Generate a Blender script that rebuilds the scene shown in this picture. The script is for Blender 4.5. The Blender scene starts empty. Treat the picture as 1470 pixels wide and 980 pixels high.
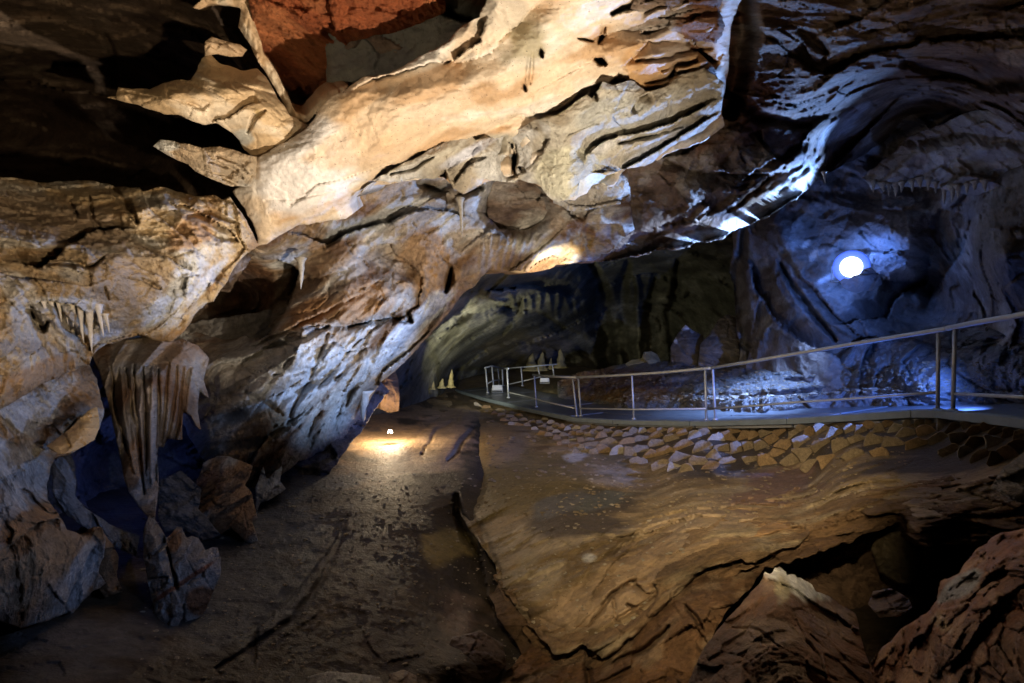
import bpy, math, random
import numpy as np
from mathutils import Vector, Matrix
random.seed(7)
C = bpy.context.scene
COL = C.collection
# ------------------------------------------------------------------ camera, world, exposure
F = 817.0
CX, CY = 735.0, 490.0
cam_d = bpy.data.cameras.new('camera'); cam = bpy.data.objects.new('camera', cam_d); COL.objects.link(cam)
cam_d.lens = 20.01; cam_d.sensor_width = 36; cam_d.clip_start = .05; cam_d.clip_end = 300
cam.location = (0, 0, 0); cam.rotation_euler = (math.pi/2, 0, 0)
C.camera = cam
w = bpy.data.worlds.new('World'); C.world = w; w.use_nodes = True
w.node_tree.nodes['Background'].inputs[0].default_value = (.35, .42, .6, 1)
w.node_tree.nodes['Background'].inputs[1].default_value = .006
C.view_settings.view_transform = 'Standard'; C.view_settings.look = 'None'
C.view_settings.exposure = 0; C.view_settings.gamma = 1
try:
    C.cycles.use_denoising = True; C.cycles.max_bounces = 4; C.cycles.diffuse_bounces = 2
    C.cycles.sample_clamp_indirect = 4
except Exception: pass

def P(px, py, d):
    """point seen at photo position (px,py) lying d metres in front of the camera plane"""
    return np.array([(px-CX)/F*d, d, -(py-CY)/F*d])

# ------------------------------------------------------------------ lamps: cave floodlights, many of them unseen and added for their light
def lamp(name, kind, pos, energy, color, target=None, cone=60, blend=.5, radius=.04):
    l = bpy.data.lights.new(name, kind); l.energy = energy; l.color = color
    l.shadow_soft_size = radius
    if kind == 'SPOT': l.spot_size = math.radians(cone); l.spot_blend = blend
    o = bpy.data.objects.new(name, l); COL.objects.link(o); o.location = pos
    if target is not None:
        o.rotation_euler = (Vector(target)-Vector(pos)).to_track_quat('-Z', 'Y').to_euler()
    return o
WARM = (1, .78, .50); NEUT = (1, .92, .80); BLUE = (.16, .32, 1); ICE = (.45, .62, 1); DEEP = (.05, .12, 1)
LAMPS = [
 ('warm_key', 'SPOT', P(1010, 905, 3.1), 2500, (1, .87, .70), P(600, 200, 7.5), 80, .7, .04),
 ('left_fill', 'SPOT', (1.3, .3, -.5), 1250, (1, .78, .50), P(130, 270, 5), 46, .9, .04),
 ('ice_low', 'SPOT', (1.0, 1.6, .1), 200, (.34, .50, 1), P(150, 660, 4.8), 44, .9, .04),
 ('blue_lip', 'SPOT', P(1200, 392, 11.9), 5200, (.27, .47, 1), P(1050, 305, 10.2), 64, .9, .10),
 ('ice_lip', 'SPOT', P(1330, 455, 9.3), 4800, (.38, .58, 1), P(1020, 346, 11.3), 24, .9, .06),  # this and the next: unseen spots added to brighten the ceiling lip
 ('ice_lip_high', 'SPOT', P(1330, 455, 9.3), 2300, (.38, .58, 1), P(1135, 290, 10.2), 26, .9, .06),
 ('lip_upper', 'SPOT', P(1262, 292, 10.8), 1000, (.22, .42, 1), P(1170, 235, 9.3), 50, .7, .10),
 ('blue_floor', 'SPOT', P(1440, 510, 7.6), 1700, (.10, .24, 1), (5.2, 10.6, -1.25), 110, .5, .03),
 ('gravel_wash', 'SPOT', P(1210, 395, 11.9), 4600, (.26, .44, 1), P(1150, 552, 12.8), 80, .8, .04),
 ('wall_glow', 'POINT', P(1220, 378, 12.58), 48, (.11, .26, 1), None, 0, 0, .05),  # hidden light added behind the lamp to give its blue halo
 ('ice_left', 'SPOT', P(1380, 640, 5.3), 5600, (.30, .50, 1), P(480, 490, 9.5), 26, .8, .04),
 ('crest_spot', 'SPOT', (1.3, 2.6, .5), 20, (1, .84, .62), P(1220, 855, 2.15), 62, .8, .03),
 ('lip_spot', 'SPOT', P(900, 560, 10.0), 3600, (1, .88, .62), P(765, 345, 12.5), 27, .9, .04),
 ('sand_glow', 'POINT', P(560, 613, 12.7), 150, (1, .76, .48), None, 0, 0, .04),
 ('back_chamber', 'SPOT', P(640, 552, 17), 800, (1, .97, .72), P(760, 430, 25), 96, .8, .2),
 ('mound_spot', 'SPOT', (0, .3, .8), 850, (1, .80, .50), P(935, 725, 6), 42, .7, .04),
 ('wall_spot', 'SPOT', (1.2, 1.5, .9), 1200, (1, .80, .50), P(1000, 640, 9), 46, .9, .04),  # unseen spot added to brighten the stone wall
 ('deep_blue', 'POINT', P(190, 640, 8.6), 4, (.10, .2, 1), None, 0, 0, .1),
 ('ceiling_wash', 'SPOT', (1.5, .5, -1.2), 110, (1, .72, .50), P(1250, 90, 6), 60, .9, .06),
 ('clay_spot', 'SPOT', P(250, 150, 3.6), 90, (1, .84, .62), P(500, 60, 6.4), 44, .7, .04),
]
for a in LAMPS: lamp(*a)

# ------------------------------------------------------------------ numpy noise
def _h(ix, iy, iz, s):
    with np.errstate(over='ignore'):
        n = (ix.astype(np.uint32)*np.uint32(374761393) + iy.astype(np.uint32)*np.uint32(668265263)
             + iz.astype(np.uint32)*np.uint32(2147483647) + np.uint32((s*974634777+12345) & 0xffffffff))
        n = (n ^ (n >> np.uint32(13)))*np.uint32(1274126177)
        n = (n ^ (n >> np.uint32(16)))*np.uint32(2246822519)
        return n ^ (n >> np.uint32(15))
def perlin(p, s=0):
    i = np.floor(p).astype(np.int64); f = (p-i).astype(np.float32); u = f*f*f*(f*(f*6-15)+10)
    out = 0
    for dx in (0, 1):
        wx = u[:, 0] if dx else 1-u[:, 0]
        for dy in (0, 1):
            wy = u[:, 1] if dy else 1-u[:, 1]
            for dz in (0, 1):
                wz = u[:, 2] if dz else 1-u[:, 2]
                h = _h(i[:, 0]+dx, i[:, 1]+dy, i[:, 2]+dz, s)
                g = ((h & np.uint32(1023)).astype(np.float32)/511.5-1, ((h >> np.uint32(10)) & np.uint32(1023)).astype(np.float32)/511.5-1,
                     ((h >> np.uint32(20)) & np.uint32(1023)).astype(np.float32)/511.5-1)
                out = out + wx*wy*wz*(g[0]*(f[:, 0]-dx)+g[1]*(f[:, 1]-dy)+g[2]*(f[:, 2]-dz))
    return out
def fbm(p, o=4, s=0, gain=.5):
    a = 1; t = 0; r = 0
    for k in range(o):
        r = r + a*perlin(p*(2.03**k)+k*17.3, s+k); t += a; a *= gain
    return r/t*1.6
def ridged(p, o=4, s=0, gain=.55):
    a = 1; t = 0; r = 0
    for k in range(o):
        r = r + a*(1-np.abs(perlin(p*(2.1**k)+k*11.7, s+k))*2.4); t += a; a *= gain
    return r/t
def facet(p, s=0):
    """broken-rock facets: each cell a tilted plane; returns height and distance-to-edge"""
    b = np.floor(p-.5).astype(np.int64)
    d1 = np.full(len(p), 9e9, np.float32); d2 = d1.copy(); h1 = np.zeros(len(p), np.float32)
    for dx in (0, 1):
        for dy in (0, 1):
            for dz in (0, 1):
                ix, iy, iz = b[:, 0]+dx, b[:, 1]+dy, b[:, 2]+dz
                h = _h(ix, iy, iz, s); k = _h(ix, iy, iz, s+77)
                q = [((h >> np.uint32(sh)) & np.uint32(1023)).astype(np.float32)/1023 for sh in (0, 10, 20)]
                t = [((k >> np.uint32(sh)) & np.uint32(255)).astype(np.float32)/127.5-1 for sh in (0, 8, 16, 24)]
                rx = p[:, 0]-ix-.15-.7*q[0]; ry = p[:, 1]-iy-.15-.7*q[1]; rz = p[:, 2]-iz-.15-.7*q[2]
                dd = (rx*rx+ry*ry+rz*rz).astype(np.float32)
                hh = (rx*t[0]+ry*t[1]+rz*t[2]).astype(np.float32)+.35*t[3]
                nw = dd < d1
                d2 = np.where(nw, d1, np.minimum(d2, dd)); d1 = np.where(nw, dd, d1); h1 = np.where(nw, hh, h1)
    return h1, np.sqrt(d2)-np.sqrt(d1)

# ------------------------------------------------------------------ surfaces spanned through surveyed points
class TPS:
    def __init__(s, pts):
        a = np.array(pts, float); s.c = a[:, :2]/500; v = 1/a[:, 2]; n = len(a)
        K = s.k(s.c, s.c)+np.eye(n)*1e-4; Q = np.c_[np.ones(n), s.c]
        A = np.zeros((n+3, n+3)); A[:n, :n] = K; A[:n, n:] = Q; A[n:, :n] = Q.T
        s.w = np.linalg.solve(A, np.r_[v, 0, 0, 0]); s.lo, s.hi = v.min()*.8, v.max()*1.25
    def k(s, a, b):
        r = ((a[:, None]-b[None])**2).sum(-1); return .5*r*np.log(r+1e-12)
    def __call__(s, x, y):
        x = np.atleast_1d(x); q = np.c_[x.ravel(), np.atleast_1d(y).ravel()]/500
        v = s.k(q, s.c)@s.w[:-3]+s.w[-3]+q@s.w[-2:]
        return (1/np.clip(v, s.lo, s.hi)).reshape(x.shape)

def jagline(pts, j, seed, step=5, closed=True):
    pts = [np.array(p, float) for p in pts]; out = []; n = len(pts)
    for i in range(n if closed else n-1):
        a, b = pts[i], pts[(i+1) % n]; k = max(1, int(np.hypot(*(b-a))/step))
        for t in range(k): out.append(a+(b-a)*t/k)
    if not closed: out.append(pts[-1])
    o = np.array(out)
    if j:
        q = np.c_[o/38, np.full(len(o), seed*3.7)]
        a = fbm(q, 4, seed, .62); b = fbm(q+50, 4, seed+9, .62)
        f = np.abs(perlin(q*2.2, seed+3))*1.5
        o = o+np.c_[a, b]*j*2+np.c_[f*0, -f]*j
    return o

class Grid:
    def __init__(s, box, step):
        s.x0, s.y0, x1, y1 = box; s.s = step
        s.nx = int((x1-s.x0)/step)+2; s.ny = int((y1-s.y0)/step)+2
        s.X, s.Y = np.meshgrid(s.x0+np.arange(s.nx)*step, s.y0+np.arange(s.ny)*step)
    def dist(s, line, R, closed=False):
        D = np.full(s.X.shape, 1e6); QX = s.X.copy(); QY = s.Y.copy(); SG = np.zeros(s.X.shape)
        T = np.zeros(s.X.shape); n = len(line); L = 0
        for i in range(n if closed else n-1):
            a, b = line[i], line[(i+1) % n]; e = b-a; l = float(np.hypot(*e))
            if l < 1e-6: continue
            i0 = max(0, int((min(a[0], b[0])-R-s.x0)/s.s)); i1 = min(s.nx, int((max(a[0], b[0])+R-s.x0)/s.s)+2)
            j0 = max(0, int((min(a[1], b[1])-R-s.y0)/s.s)); j1 = min(s.ny, int((max(a[1], b[1])+R-s.y0)/s.s)+2)
            if i1 <= i0 or j1 <= j0: L += l; continue
            x = s.X[j0:j1, i0:i1]-a[0]; y = s.Y[j0:j1, i0:i1]-a[1]
            t = np.clip((x*e[0]+y*e[1])/(l*l), 0, 1); qx = a[0]+t*e[0]; qy = a[1]+t*e[1]
            dd = np.hypot(x+a[0]-qx, y+a[1]-qy); sl = (slice(j0, j1), slice(i0, i1)); m = dd < D[sl]
            D[sl] = np.where(m, dd, D[sl]); QX[sl] = np.where(m, qx, QX[sl]); QY[sl] = np.where(m, qy, QY[sl])
            SG[sl] = np.where(m, np.sign(e[0]*y-e[1]*x), SG[sl]); T[sl] = np.where(m, L+t*l, T[sl]); L += l
        return D, QX, QY, SG, T/max(L, 1e-6)
    def inside(s, poly):
        M = np.zeros(s.X.shape, bool); n = len(poly)
        for i in range(n):
            a, b = poly[i], poly[(i+1) % n]
            if a[1] == b[1]: continue
            if a[1] > b[1]: a, b = b, a
            j0 = int(np.ceil((a[1]-s.y0)/s.s)); j1 = int(np.ceil((b[1]-s.y0)/s.s)); j0 = max(0, j0); j1 = min(s.ny, j1)
            if j1 <= j0: continue
            yy = s.Y[j0:j1, :1]; xi = a[0]+(yy-a[1])*(b[0]-a[0])/(b[1]-a[1])
            M[j0:j1] ^= s.X[j0:j1] < xi
        return M

def srgb(r, g, b):
    f = lambda c: (c/255/12.92 if c/255 <= .04045 else ((c/255+.055)/1.055)**2.4)
    return np.array([f(r), f(g), f(b)])

def mesh_np(name, V, Fq, mats, tint=None, gco=None, smooth=True, ico=None):
    m = bpy.data.meshes.new(name)
    n = len(Fq); k = Fq.shape[1]
    m.vertices.add(len(V)); m.vertices.foreach_set('co', np.ascontiguousarray(V, np.float32).ravel())
    m.loops.add(n*k); m.loops.foreach_set('vertex_index', np.ascontiguousarray(Fq, np.int32).ravel())
    m.polygons.add(n); m.polygons.foreach_set('loop_start', np.arange(0, n*k, k, dtype=np.int32))
    try: m.polygons.foreach_set('loop_total', np.full(n, k, np.int32))
    except Exception: pass
    m.polygons.foreach_set('use_smooth', np.full(n, smooth, bool))
    m.update(calc_edges=True); m.validate()
    if tint is not None:
        a = m.attributes.new('tint', 'FLOAT_COLOR', 'POINT'); a.data.foreach_set('color', np.c_[tint, np.ones(len(V))].astype(np.float32).ravel())
    if gco is not None:
        a = m.attributes.new('gco', 'FLOAT_VECTOR', 'POINT'); a.data.foreach_set('vector', gco.astype(np.float32).ravel())
    if ico is not None:
        a = m.attributes.new('ico', 'FLOAT_VECTOR', 'POINT'); a.data.foreach_set('vector', ico.astype(np.float32).ravel())
    for q in (mats if isinstance(mats, (list, tuple)) else [mats]): m.materials.append(q)
    return m

def link(name, mesh, parent=None):
    o = bpy.data.objects.new(name, mesh); COL.objects.link(o)
    if parent is not None: o.parent = parent
    return o
def tag(o, label=None, cat=None, group=None, kind=None):
    if label: o['label'] = label
    if cat: o['category'] = cat
    if group: o['group'] = group
    if kind: o['kind'] = kind
    return o

# ------------------------------------------------------------------ materials
def rock_mat(name, rough=.7, bump=.5, fine=1.0, spec=.4, crack=.5, contrast=.45, wet=0, attr=True, base=(.3, .2, .1), scale=1.0, coat=0):
    m = bpy.data.materials.new(name); m.use_nodes = True; nt = m.node_tree; N = nt.nodes; L = nt.links
    b = N['Principled BSDF']
    def nd(t, **k):
        n = N.new(t)
        for a, v in k.items():
            if a in n.inputs.keys() if hasattr(n.inputs, 'keys') else False: n.inputs[a].default_value = v
            else: setattr(n, a, v)
        return n
    if attr:
        at = nd('ShaderNodeAttribute', attribute_name='tint'); gc = nd('ShaderNodeAttribute', attribute_name='gco'); vec = gc.outputs['Vector']; ic = nd('ShaderNodeAttribute', attribute_name='ico'); iso = ic.outputs['Vector']; colr = at.outputs['Color']
    else:
        tc = nd('ShaderNodeTexCoord'); vec = iso = tc.outputs['Object']; rg = nd('ShaderNodeRGB'); rg.outputs[0].default_value = (*base, 1); colr = rg.outputs[0]
    mp = nd('ShaderNodeVectorMath', operation='SCALE'); L.new(vec, mp.inputs[0]); mp.inputs['Scale'].default_value = scale; vec = mp.outputs[0]
    mi = nd('ShaderNodeVectorMath', operation='SCALE'); L.new(iso, mi.inputs[0]); mi.inputs['Scale'].default_value = scale; iso = mi.outputs[0]
    def noise(sc, det, ro=.55, dist=0, v=None):
        n = N.new('ShaderNodeTexNoise'); n.inputs['Scale'].default_value = sc; n.inputs['Detail'].default_value = det
        n.inputs['Roughness'].default_value = ro; n.inputs['Distortion'].default_value = dist; L.new(v or vec, n.inputs['Vector']); return n
    def math_(op, a, bb, c=None):
        n = N.new('ShaderNodeMath'); n.operation = op
        for i, v in enumerate((a, bb, c)):
            if v is None: continue
            if isinstance(v, (int, float)): n.inputs[i].default_value = v
            else: L.new(v, n.inputs[i])
        return n.outputs[0]
    n1 = noise(3.2, 9, .62, .3); n2 = noise(17, 6, .6, 0, iso); n3 = noise(60, 5, .65, 0, iso); n4 = noise(4.5, 10, .66, .2, iso)
    vo = N.new('ShaderNodeTexVoronoi'); vo.feature = 'DISTANCE_TO_EDGE'; vo.inputs['Scale'].default_value = 7
    wa = N.new('ShaderNodeVectorMath'); wa.operation = 'ADD'; nc = noise(4, 4, .6, 0, iso); 
    sc_ = N.new('ShaderNodeVectorMath'); sc_.operation = 'SCALE'; sc_.inputs['Scale'].default_value = .5; L.new(nc.outputs['Color'], sc_.inputs[0])
    L.new(iso, wa.inputs[0]); L.new(sc_.outputs[0], wa.inputs[1]); L.new(wa.outputs[0], vo.inputs['Vector'])
    ck = N.new('ShaderNodeMapRange'); ck.inputs['From Max'].default_value = .035; L.new(vo.outputs['Distance'], ck.inputs['Value'])
    # cracks only here and there
    gate = N.new('ShaderNodeMapRange'); gate.inputs['From Min'].default_value = .50; gate.inputs['From Max'].default_value = .60
    ng = noise(1.3, 3, .55, 0, iso); L.new(ng.outputs['Fac'], gate.inputs['Value'])
    ckg = math_('MULTIPLY', math_('SUBTRACT', 1, ck.outputs[0]), gate.outputs[0])       # 1 in a crack
    # colour
    rp = N.new('ShaderNodeMapRange'); rp.inputs['From Min'].default_value = .34; rp.inputs['From Max'].default_value = .66
    rp.inputs['To Min'].default_value = 1-contrast; rp.inputs['To Max'].default_value = 1+contrast*.7; mxn = math_('MULTIPLY', math_('ADD', n1.outputs['Fac'], n4.outputs['Fac']), .5); L.new(mxn, rp.inputs['Value'])
    rp2 = N.new('ShaderNodeMapRange'); rp2.inputs['From Min'].default_value = .3; rp2.inputs['From Max'].default_value = .7
    rp2.inputs['To Min'].default_value = 1-contrast*.6; rp2.inputs['To Max'].default_value = 1+contrast*.4; L.new(n2.outputs['Fac'], rp2.inputs['Value'])
    f = math_('MULTIPLY', rp.outputs[0], rp2.outputs[0]); f = math_('MULTIPLY', f, math_('SUBTRACT', 1, math_('MULTIPLY', ckg, crack)))
    # small dark mineral specks
    sp = noise(34, 2, .55, 0, iso); spm = N.new('ShaderNodeMapRange'); spm.inputs['From Min'].default_value = .66; spm.inputs['From Max'].default_value = .72
    spm.inputs['To Min'].default_value = 1; spm.inputs['To Max'].default_value = .35; L.new(sp.outputs['Fac'], spm.inputs['Value']); f = math_('MULTIPLY', f, spm.outputs[0])
    vm = N.new('ShaderNodeVectorMath'); vm.operation = 'SCALE'; L.new(colr, vm.inputs[0]); L.new(f, vm.inputs['Scale'])
    L.new(vm.outputs[0], b.inputs['Base Color'])
    # roughness
    rr = N.new('ShaderNodeMapRange'); rr.inputs['To Min'].default_value = max(.08, rough-.22); rr.inputs['To Max'].default_value = min(1, rough+.2); L.new(n1.outputs['Fac'], rr.inputs['Value'])
    L.new(rr.outputs[0], b.inputs['Roughness']); b.inputs['Specular IOR Level'].default_value = spec
    if coat: b.inputs['Coat Weight'].default_value = coat; b.inputs['Coat Roughness'].default_value = .12
    # relief
    h = math_('ADD', math_('ADD', math_('MULTIPLY', n1.outputs['Fac'], .5), math_('MULTIPLY', n4.outputs['Fac'], .7)), math_('MULTIPLY', n2.outputs['Fac'], .42*fine)); h = math_('ADD', h, math_('MULTIPLY', n3.outputs['Fac'], .18*fine))
    h = math_('SUBTRACT', h, math_('MULTIPLY', ckg, .22*crack))
    bp = N.new('ShaderNodeBump'); bp.inputs['Strength'].default_value = bump; bp.inputs['Distance'].default_value = .25; L.new(h, bp.inputs['Height']); L.new(bp.outputs[0], b.inputs['Normal'])
    return m
M = {
 'lime': rock_mat('limestone', .75, .6, 1.2, .3, .15, .38),
 'smooth': rock_mat('flowstone', .6, .27, 1.1, .35, .05, .22),
 'craggy': rock_mat('craggy_limestone', .8, .65, 1.3, .25, .22, .5),
 'clay': rock_mat('red_clay', .85, .8, 1.6, .2, .3, .35, scale=1.5),
 'mud': rock_mat('cave_mud', .62, .42, 1.7, .35, .12, .45),
 'wet': rock_mat('wet_rock', .5, .5, 1.3, .5, .1, .5),
 'gravel': rock_mat('wet_gravel', .32, .9, 2.2, .8, .2, .6, scale=2.5),
 'stone': rock_mat('wall_stone', .8, .5, 1.2, .3, .4, .4, attr=False, base=(.31, .235, .145), scale=6),
 'stone_b': rock_mat('ochre_wall_stone', .8, .5, 1.2, .3, .4, .4, attr=False, base=(.34, .225, .115), scale=6),
 'stone_c': rock_mat('pale_wall_stone', .75, .45, 1.2, .3, .3, .35, attr=False, base=(.42, .36, .27), scale=6),
 'calcite': rock_mat('white_calcite', .5, .3, .8, .4, .1, .2, attr=False, base=(.62, .56, .48), scale=5),
 'yellow': rock_mat('yellow_calcite', .6, .4, 1, .4, .3, .25, attr=False, base=(.50, .42, .20), scale=3),
}
def plain(name, base, rough=.5, metal=0, emit=None, es=0, nscale=20, var=.15):
    m = bpy.data.materials.new(name); m.use_nodes = True; N = m.node_tree.nodes; L = m.node_tree.links; b = N['Principled BSDF']
    b.inputs['Roughness'].default_value = rough; b.inputs['Metallic'].default_value = metal
    t = N.new('ShaderNodeTexCoord'); n = N.new('ShaderNodeTexNoise'); n.inputs['Scale'].default_value = nscale; n.inputs['Detail'].default_value = 6
    L.new(t.outputs['Object'], n.inputs['Vector']); r = N.new('ShaderNodeMapRange'); r.inputs['To Min'].default_value = 1-var*1.5; r.inputs['To Max'].default_value = 1+var*1.5
    L.new(n.outputs['Fac'], r.inputs['Value']); v = N.new('ShaderNodeVectorMath'); v.operation = 'SCALE'; v.inputs[0].default_value = base; L.new(r.outputs[0], v.inputs['Scale'])
    L.new(v.outputs[0], b.inputs['Base Color'])
    bp = N.new('ShaderNodeBump'); bp.inputs['Strength'].default_value = .15; bp.inputs['Distance'].default_value = .01; L.new(n.outputs['Fac'], bp.inputs['Height']); L.new(bp.outputs[0], b.inputs['Normal'])
    if emit: b.inputs['Emission Color'].default_value = (*emit, 1); b.inputs['Emission Strength'].default_value = es
    return m
M['rail'] = plain('galvanised_steel', (.50, .53, .56), .45, .35)
M['housing'] = plain('white_lamp_housing', (.75, .77, .8), .4)
M['black'] = plain('black_lamp_housing', (.03, .03, .035), .5)
M['deck'] = plain('grey_boards', (.15, .16, .17), .34, 0, nscale=5, var=.4)
M['kerb'] = plain('grey_kerb', (.17, .21, .25), .6, 0, nscale=6, var=.2)
M['blue_reflector'] = plain('lit_blue_reflector', (.5, .6, 1), .3, 0, (.04, .14, 1), 1.1)  # emission imitates blue glare around the lens
M['white_lens'] = plain('lit_lens_white', (1, 1, 1), .3, 0, (.8, .88, 1), 6)
M['warm_lens'] = plain('lit_lens_warm', (1, 1, 1), .3, 0, (1, .85, .6), 30)

# ------------------------------------------------------------------ relief builder
def relief(name, poly, ctrl, mat, s=2.2, jag=3, roll=.3, seed=1, dref=7., grain=(1, 0), an=.3,
           low=1., rid=1., fac=1., fine=1., flute=0, steps=(), cuts=(), bumps=(), pal=((.4, .3, .2), (.3, .2, .1)), pats=(),
           thick=1.5, offset=0, tex=1.0, calm=()):
    """a rock body: surveyed outline, its own distance at every control point, rounded rims, real thickness"""
    line = jagline(poly, jag, seed)
    x0, y0 = line.min(0)-s; x1, y1 = line.max(0)+s
    G = Grid((x0, y0, x1, y1), s)
    T = TPS(ctrl)
    Rpx = roll/dref*F
    D, QX, QY, _, _ = G.dist(line, max(Rpx, 3*s), True); IN = G.inside(line)
    SD = np.where(IN, D, -D)
    D0, _, _, _, _ = G.dist(np.array(poly, float), max(Rpx, 3*s)*1.3, True); D0 = np.where(IN, np.minimum(D0, Rpx*1.3), 0)
    kb = max(1, int(Rpx/4/s))
    for _ in range(2):
        for ax in (0, 1):
            c_ = np.cumsum(np.pad(D0, [(kb+1, kb) if q == ax else (0, 0) for q in (0, 1)], mode='edge'), axis=ax)
            D0 = (np.take(c_, np.arange(2*kb+1, c_.shape[ax]), axis=ax)-np.take(c_, np.arange(0, c_.shape[ax]-2*kb-1), axis=ax))/(2*kb+1)
    keep = SD > -s*.95
    X = np.where(IN, G.X, QX); Y = np.where(IN, G.Y, QY)
    quad = keep[:-1, :-1] & keep[1:, :-1] & keep[:-1, 1:] & keep[1:, 1:]
    quad &= (IN[:-1, :-1] | IN[1:, :-1] | IN[:-1, 1:] | IN[1:, 1:])
    use = np.zeros_like(keep); use[:-1, :-1] |= quad; use[1:, :-1] |= quad; use[:-1, 1:] |= quad; use[1:, 1:] |= quad
    idx = np.full(use.shape, -1); idx[use] = np.arange(use.sum())
    x = X[use]; y = Y[use]; sd = np.maximum(SD[use], 0)
    d0 = T(x, y)
    p = np.c_[(x-CX)/F*d0, d0, -(y-CY)/F*d0]
    g = np.array([grain[0], 0, -grain[1]], float); g /= np.linalg.norm(g)
    yv = np.array([0, 1., 0]); b = np.cross(g, yv); b /= np.linalg.norm(b)
    K = 8/dref*tex
    an = an**.6
    gc = np.c_[p@g*an, p@yv*.8, p@b]*K
    warp = np.c_[fbm(gc*.6, 2, seed+40), fbm(gc*.6+9, 2, seed+41), fbm(gc*.6+30, 2, seed+42)]*.35
    gw = gc+warp
    u = dref/tex
    h = np.zeros(len(x))
    if low: h += low*.045*u*fbm(gw*.45, 3, seed)
    if rid: h += -rid*.030*u*(ridged(gw*1.1, 4, seed+5)-.6)
    if fac:
        f1, e1 = facet(gw*1.3+3, seed+11); f2, e2 = facet(gw*3.4+7, seed+13)
        h += fac*u*(.030*f1+.011*f2); h += fac*u*.006*np.clip(1-e2/.05, 0, 1)
    if fine: h += fine*.008*u*fbm(gw*8, 4, seed+21, .65)
    if flute:
        fl = fbm(np.c_[(p@b)*K*2.2, (p@g)*K*.10, p[:, 1]*0], 2, seed+31)
        h += flute*.03*u*(np.abs(fl)*2-.5)
    for q in calm:
        c_, s_ = math.cos(math.radians(q[4])), math.sin(math.radians(q[4]))
        ux = ((x-q[0])*c_-(y-q[1])*s_)/q[2]; uy = ((x-q[0])*s_+(y-q[1])*c_)/q[3]
        h = h*(1-(1-q[5])*np.exp(-(ux*ux+uy*uy)**2))
    d = d0+h
    G2 = G
    for st in steps:   # ledge line: rock on one side drops back abruptly
        pts, wd, amp = st[0], st[1], st[2]; side = st[3] if len(st) > 3 else 1
        ln = jagline(pts, st[4] if len(st) > 4 else 3, seed+len(pts)+int(pts[0][0]), closed=False)
        DD, _, _, SG, TT = G2.dist(ln, wd)
        t = np.clip(1-DD[use]/wd, 0, 1)*(SG[use]*side > 0)*np.clip(np.minimum(TT[use], 1-TT[use])*8, 0, 1)
        d = d+amp*t**1.3
    for ct in cuts:    # crevice (amp>0) or rib (amp<0)
        pts, wd, amp = ct[:3]
        ln = jagline(pts, ct[3] if len(ct) > 3 else 2.5, seed+int(pts[0][1]), closed=False)
        DD, _, _, SG, TT = G2.dist(ln, wd)
        t = np.clip(1-DD[use]/(wd*(.45+.55*np.sin(np.pi*np.clip(TT[use], .02, .98)))), 0, 1)
        d = d+amp*(t*t*(3-2*t))
    for bm_ in bumps:  # (cx,cy,rx,ry,angle,amp) amp<0 = nearer
        cx, cy, rx, ry, an_, amp = bm_; c_, s_ = math.cos(math.radians(an_)), math.sin(math.radians(an_))
        ux = ((x-cx)*c_-(y-cy)*s_)/rx; uy = ((x-cx)*s_+(y-cy)*c_)/ry
        d = d+amp*np.exp(-(ux*ux+uy*uy)*1.2)
    if roll:
        sm = np.clip(np.minimum(D0[use], sd*3+2)/F*dref/roll, 0, 1); d = d+roll*(1-np.sqrt(np.clip(1-(1-sm)**2, 0, 1)))
    d = np.maximum(d, .5)+offset
    V = np.c_[(x-CX)/F*d, d, -(y-CY)/F*d]
    # albedo: palette by noise, then painted mineral and lit-edge patches with ragged rims
    n1 = fbm(gw*.55+70, 4, seed+50)*1.3+.5; n2 = fbm(gw*1.9+20, 4, seed+60)*1.3+.5
    pc = [np.array(c, float) for c in pal]
    col = pc[0]+(pc[1]-pc[0])*np.clip(n1*1.6-.3, 0, 1)[:, None]
    if len(pc) > 2: col = col+(pc[2]-col)*np.clip((n2-.55)*4, 0, 1)[:, None]
    if len(pc) > 3: col = col+(pc[3]-col)*np.clip((.36-n2)*4, 0, 1)[:, None]
    rag = fbm(gw*.9+5, 5, seed+70, .65)*1.5
    for q in pats:
        cx, cy, rx, ry, an_, cc = q[:6]; st = q[6] if len(q) > 6 else .9
        c_, s_ = math.cos(math.radians(an_)), math.sin(math.radians(an_))
        ux = ((x-cx)*c_-(y-cy)*s_)/rx; uy = ((x-cx)*s_+(y-cy)*c_)/ry
        a = np.clip((1-np.hypot(ux, uy)+rag*.95)*3.2, 0, 1)*st
        col = col+(np.array(cc)-col)*a[:, None]
    col = np.clip(col, .004, .85)
    q = np.argwhere(quad); a = idx[q[:, 0], q[:, 1]]; bb = idx[q[:, 0], q[:, 1]+1]; cq = idx[q[:, 0]+1, q[:, 1]+1]; dq = idx[q[:, 0]+1, q[:, 1]]
    FQ = np.c_[a, dq, cq, bb]
    # rim skirt going back: the body's sides
    E = np.r_[np.c_[FQ[:, 0], FQ[:, 1]], np.c_[FQ[:, 1], FQ[:, 2]], np.c_[FQ[:, 2], FQ[:, 3]], np.c_[FQ[:, 3], FQ[:, 0]]]
    key = np.minimum(E[:, 0], E[:, 1]).astype(np.int64)*10**7+np.maximum(E[:, 0], E[:, 1]); _, inv, cnt = np.unique(key, return_inverse=True, return_counts=True)
    bE = E[cnt[inv.ravel()] == 1]
    bv = np.unique(bE); mp = np.full(len(V), -1); nV = len(V)
    cxm, cym = x.mean(), y.mean(); allV = [V]; allc = [col]; allg = [gw]; ic = p*K/1.0; alli = [ic]; prev = np.arange(len(V)); FF = [FQ]
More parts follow.
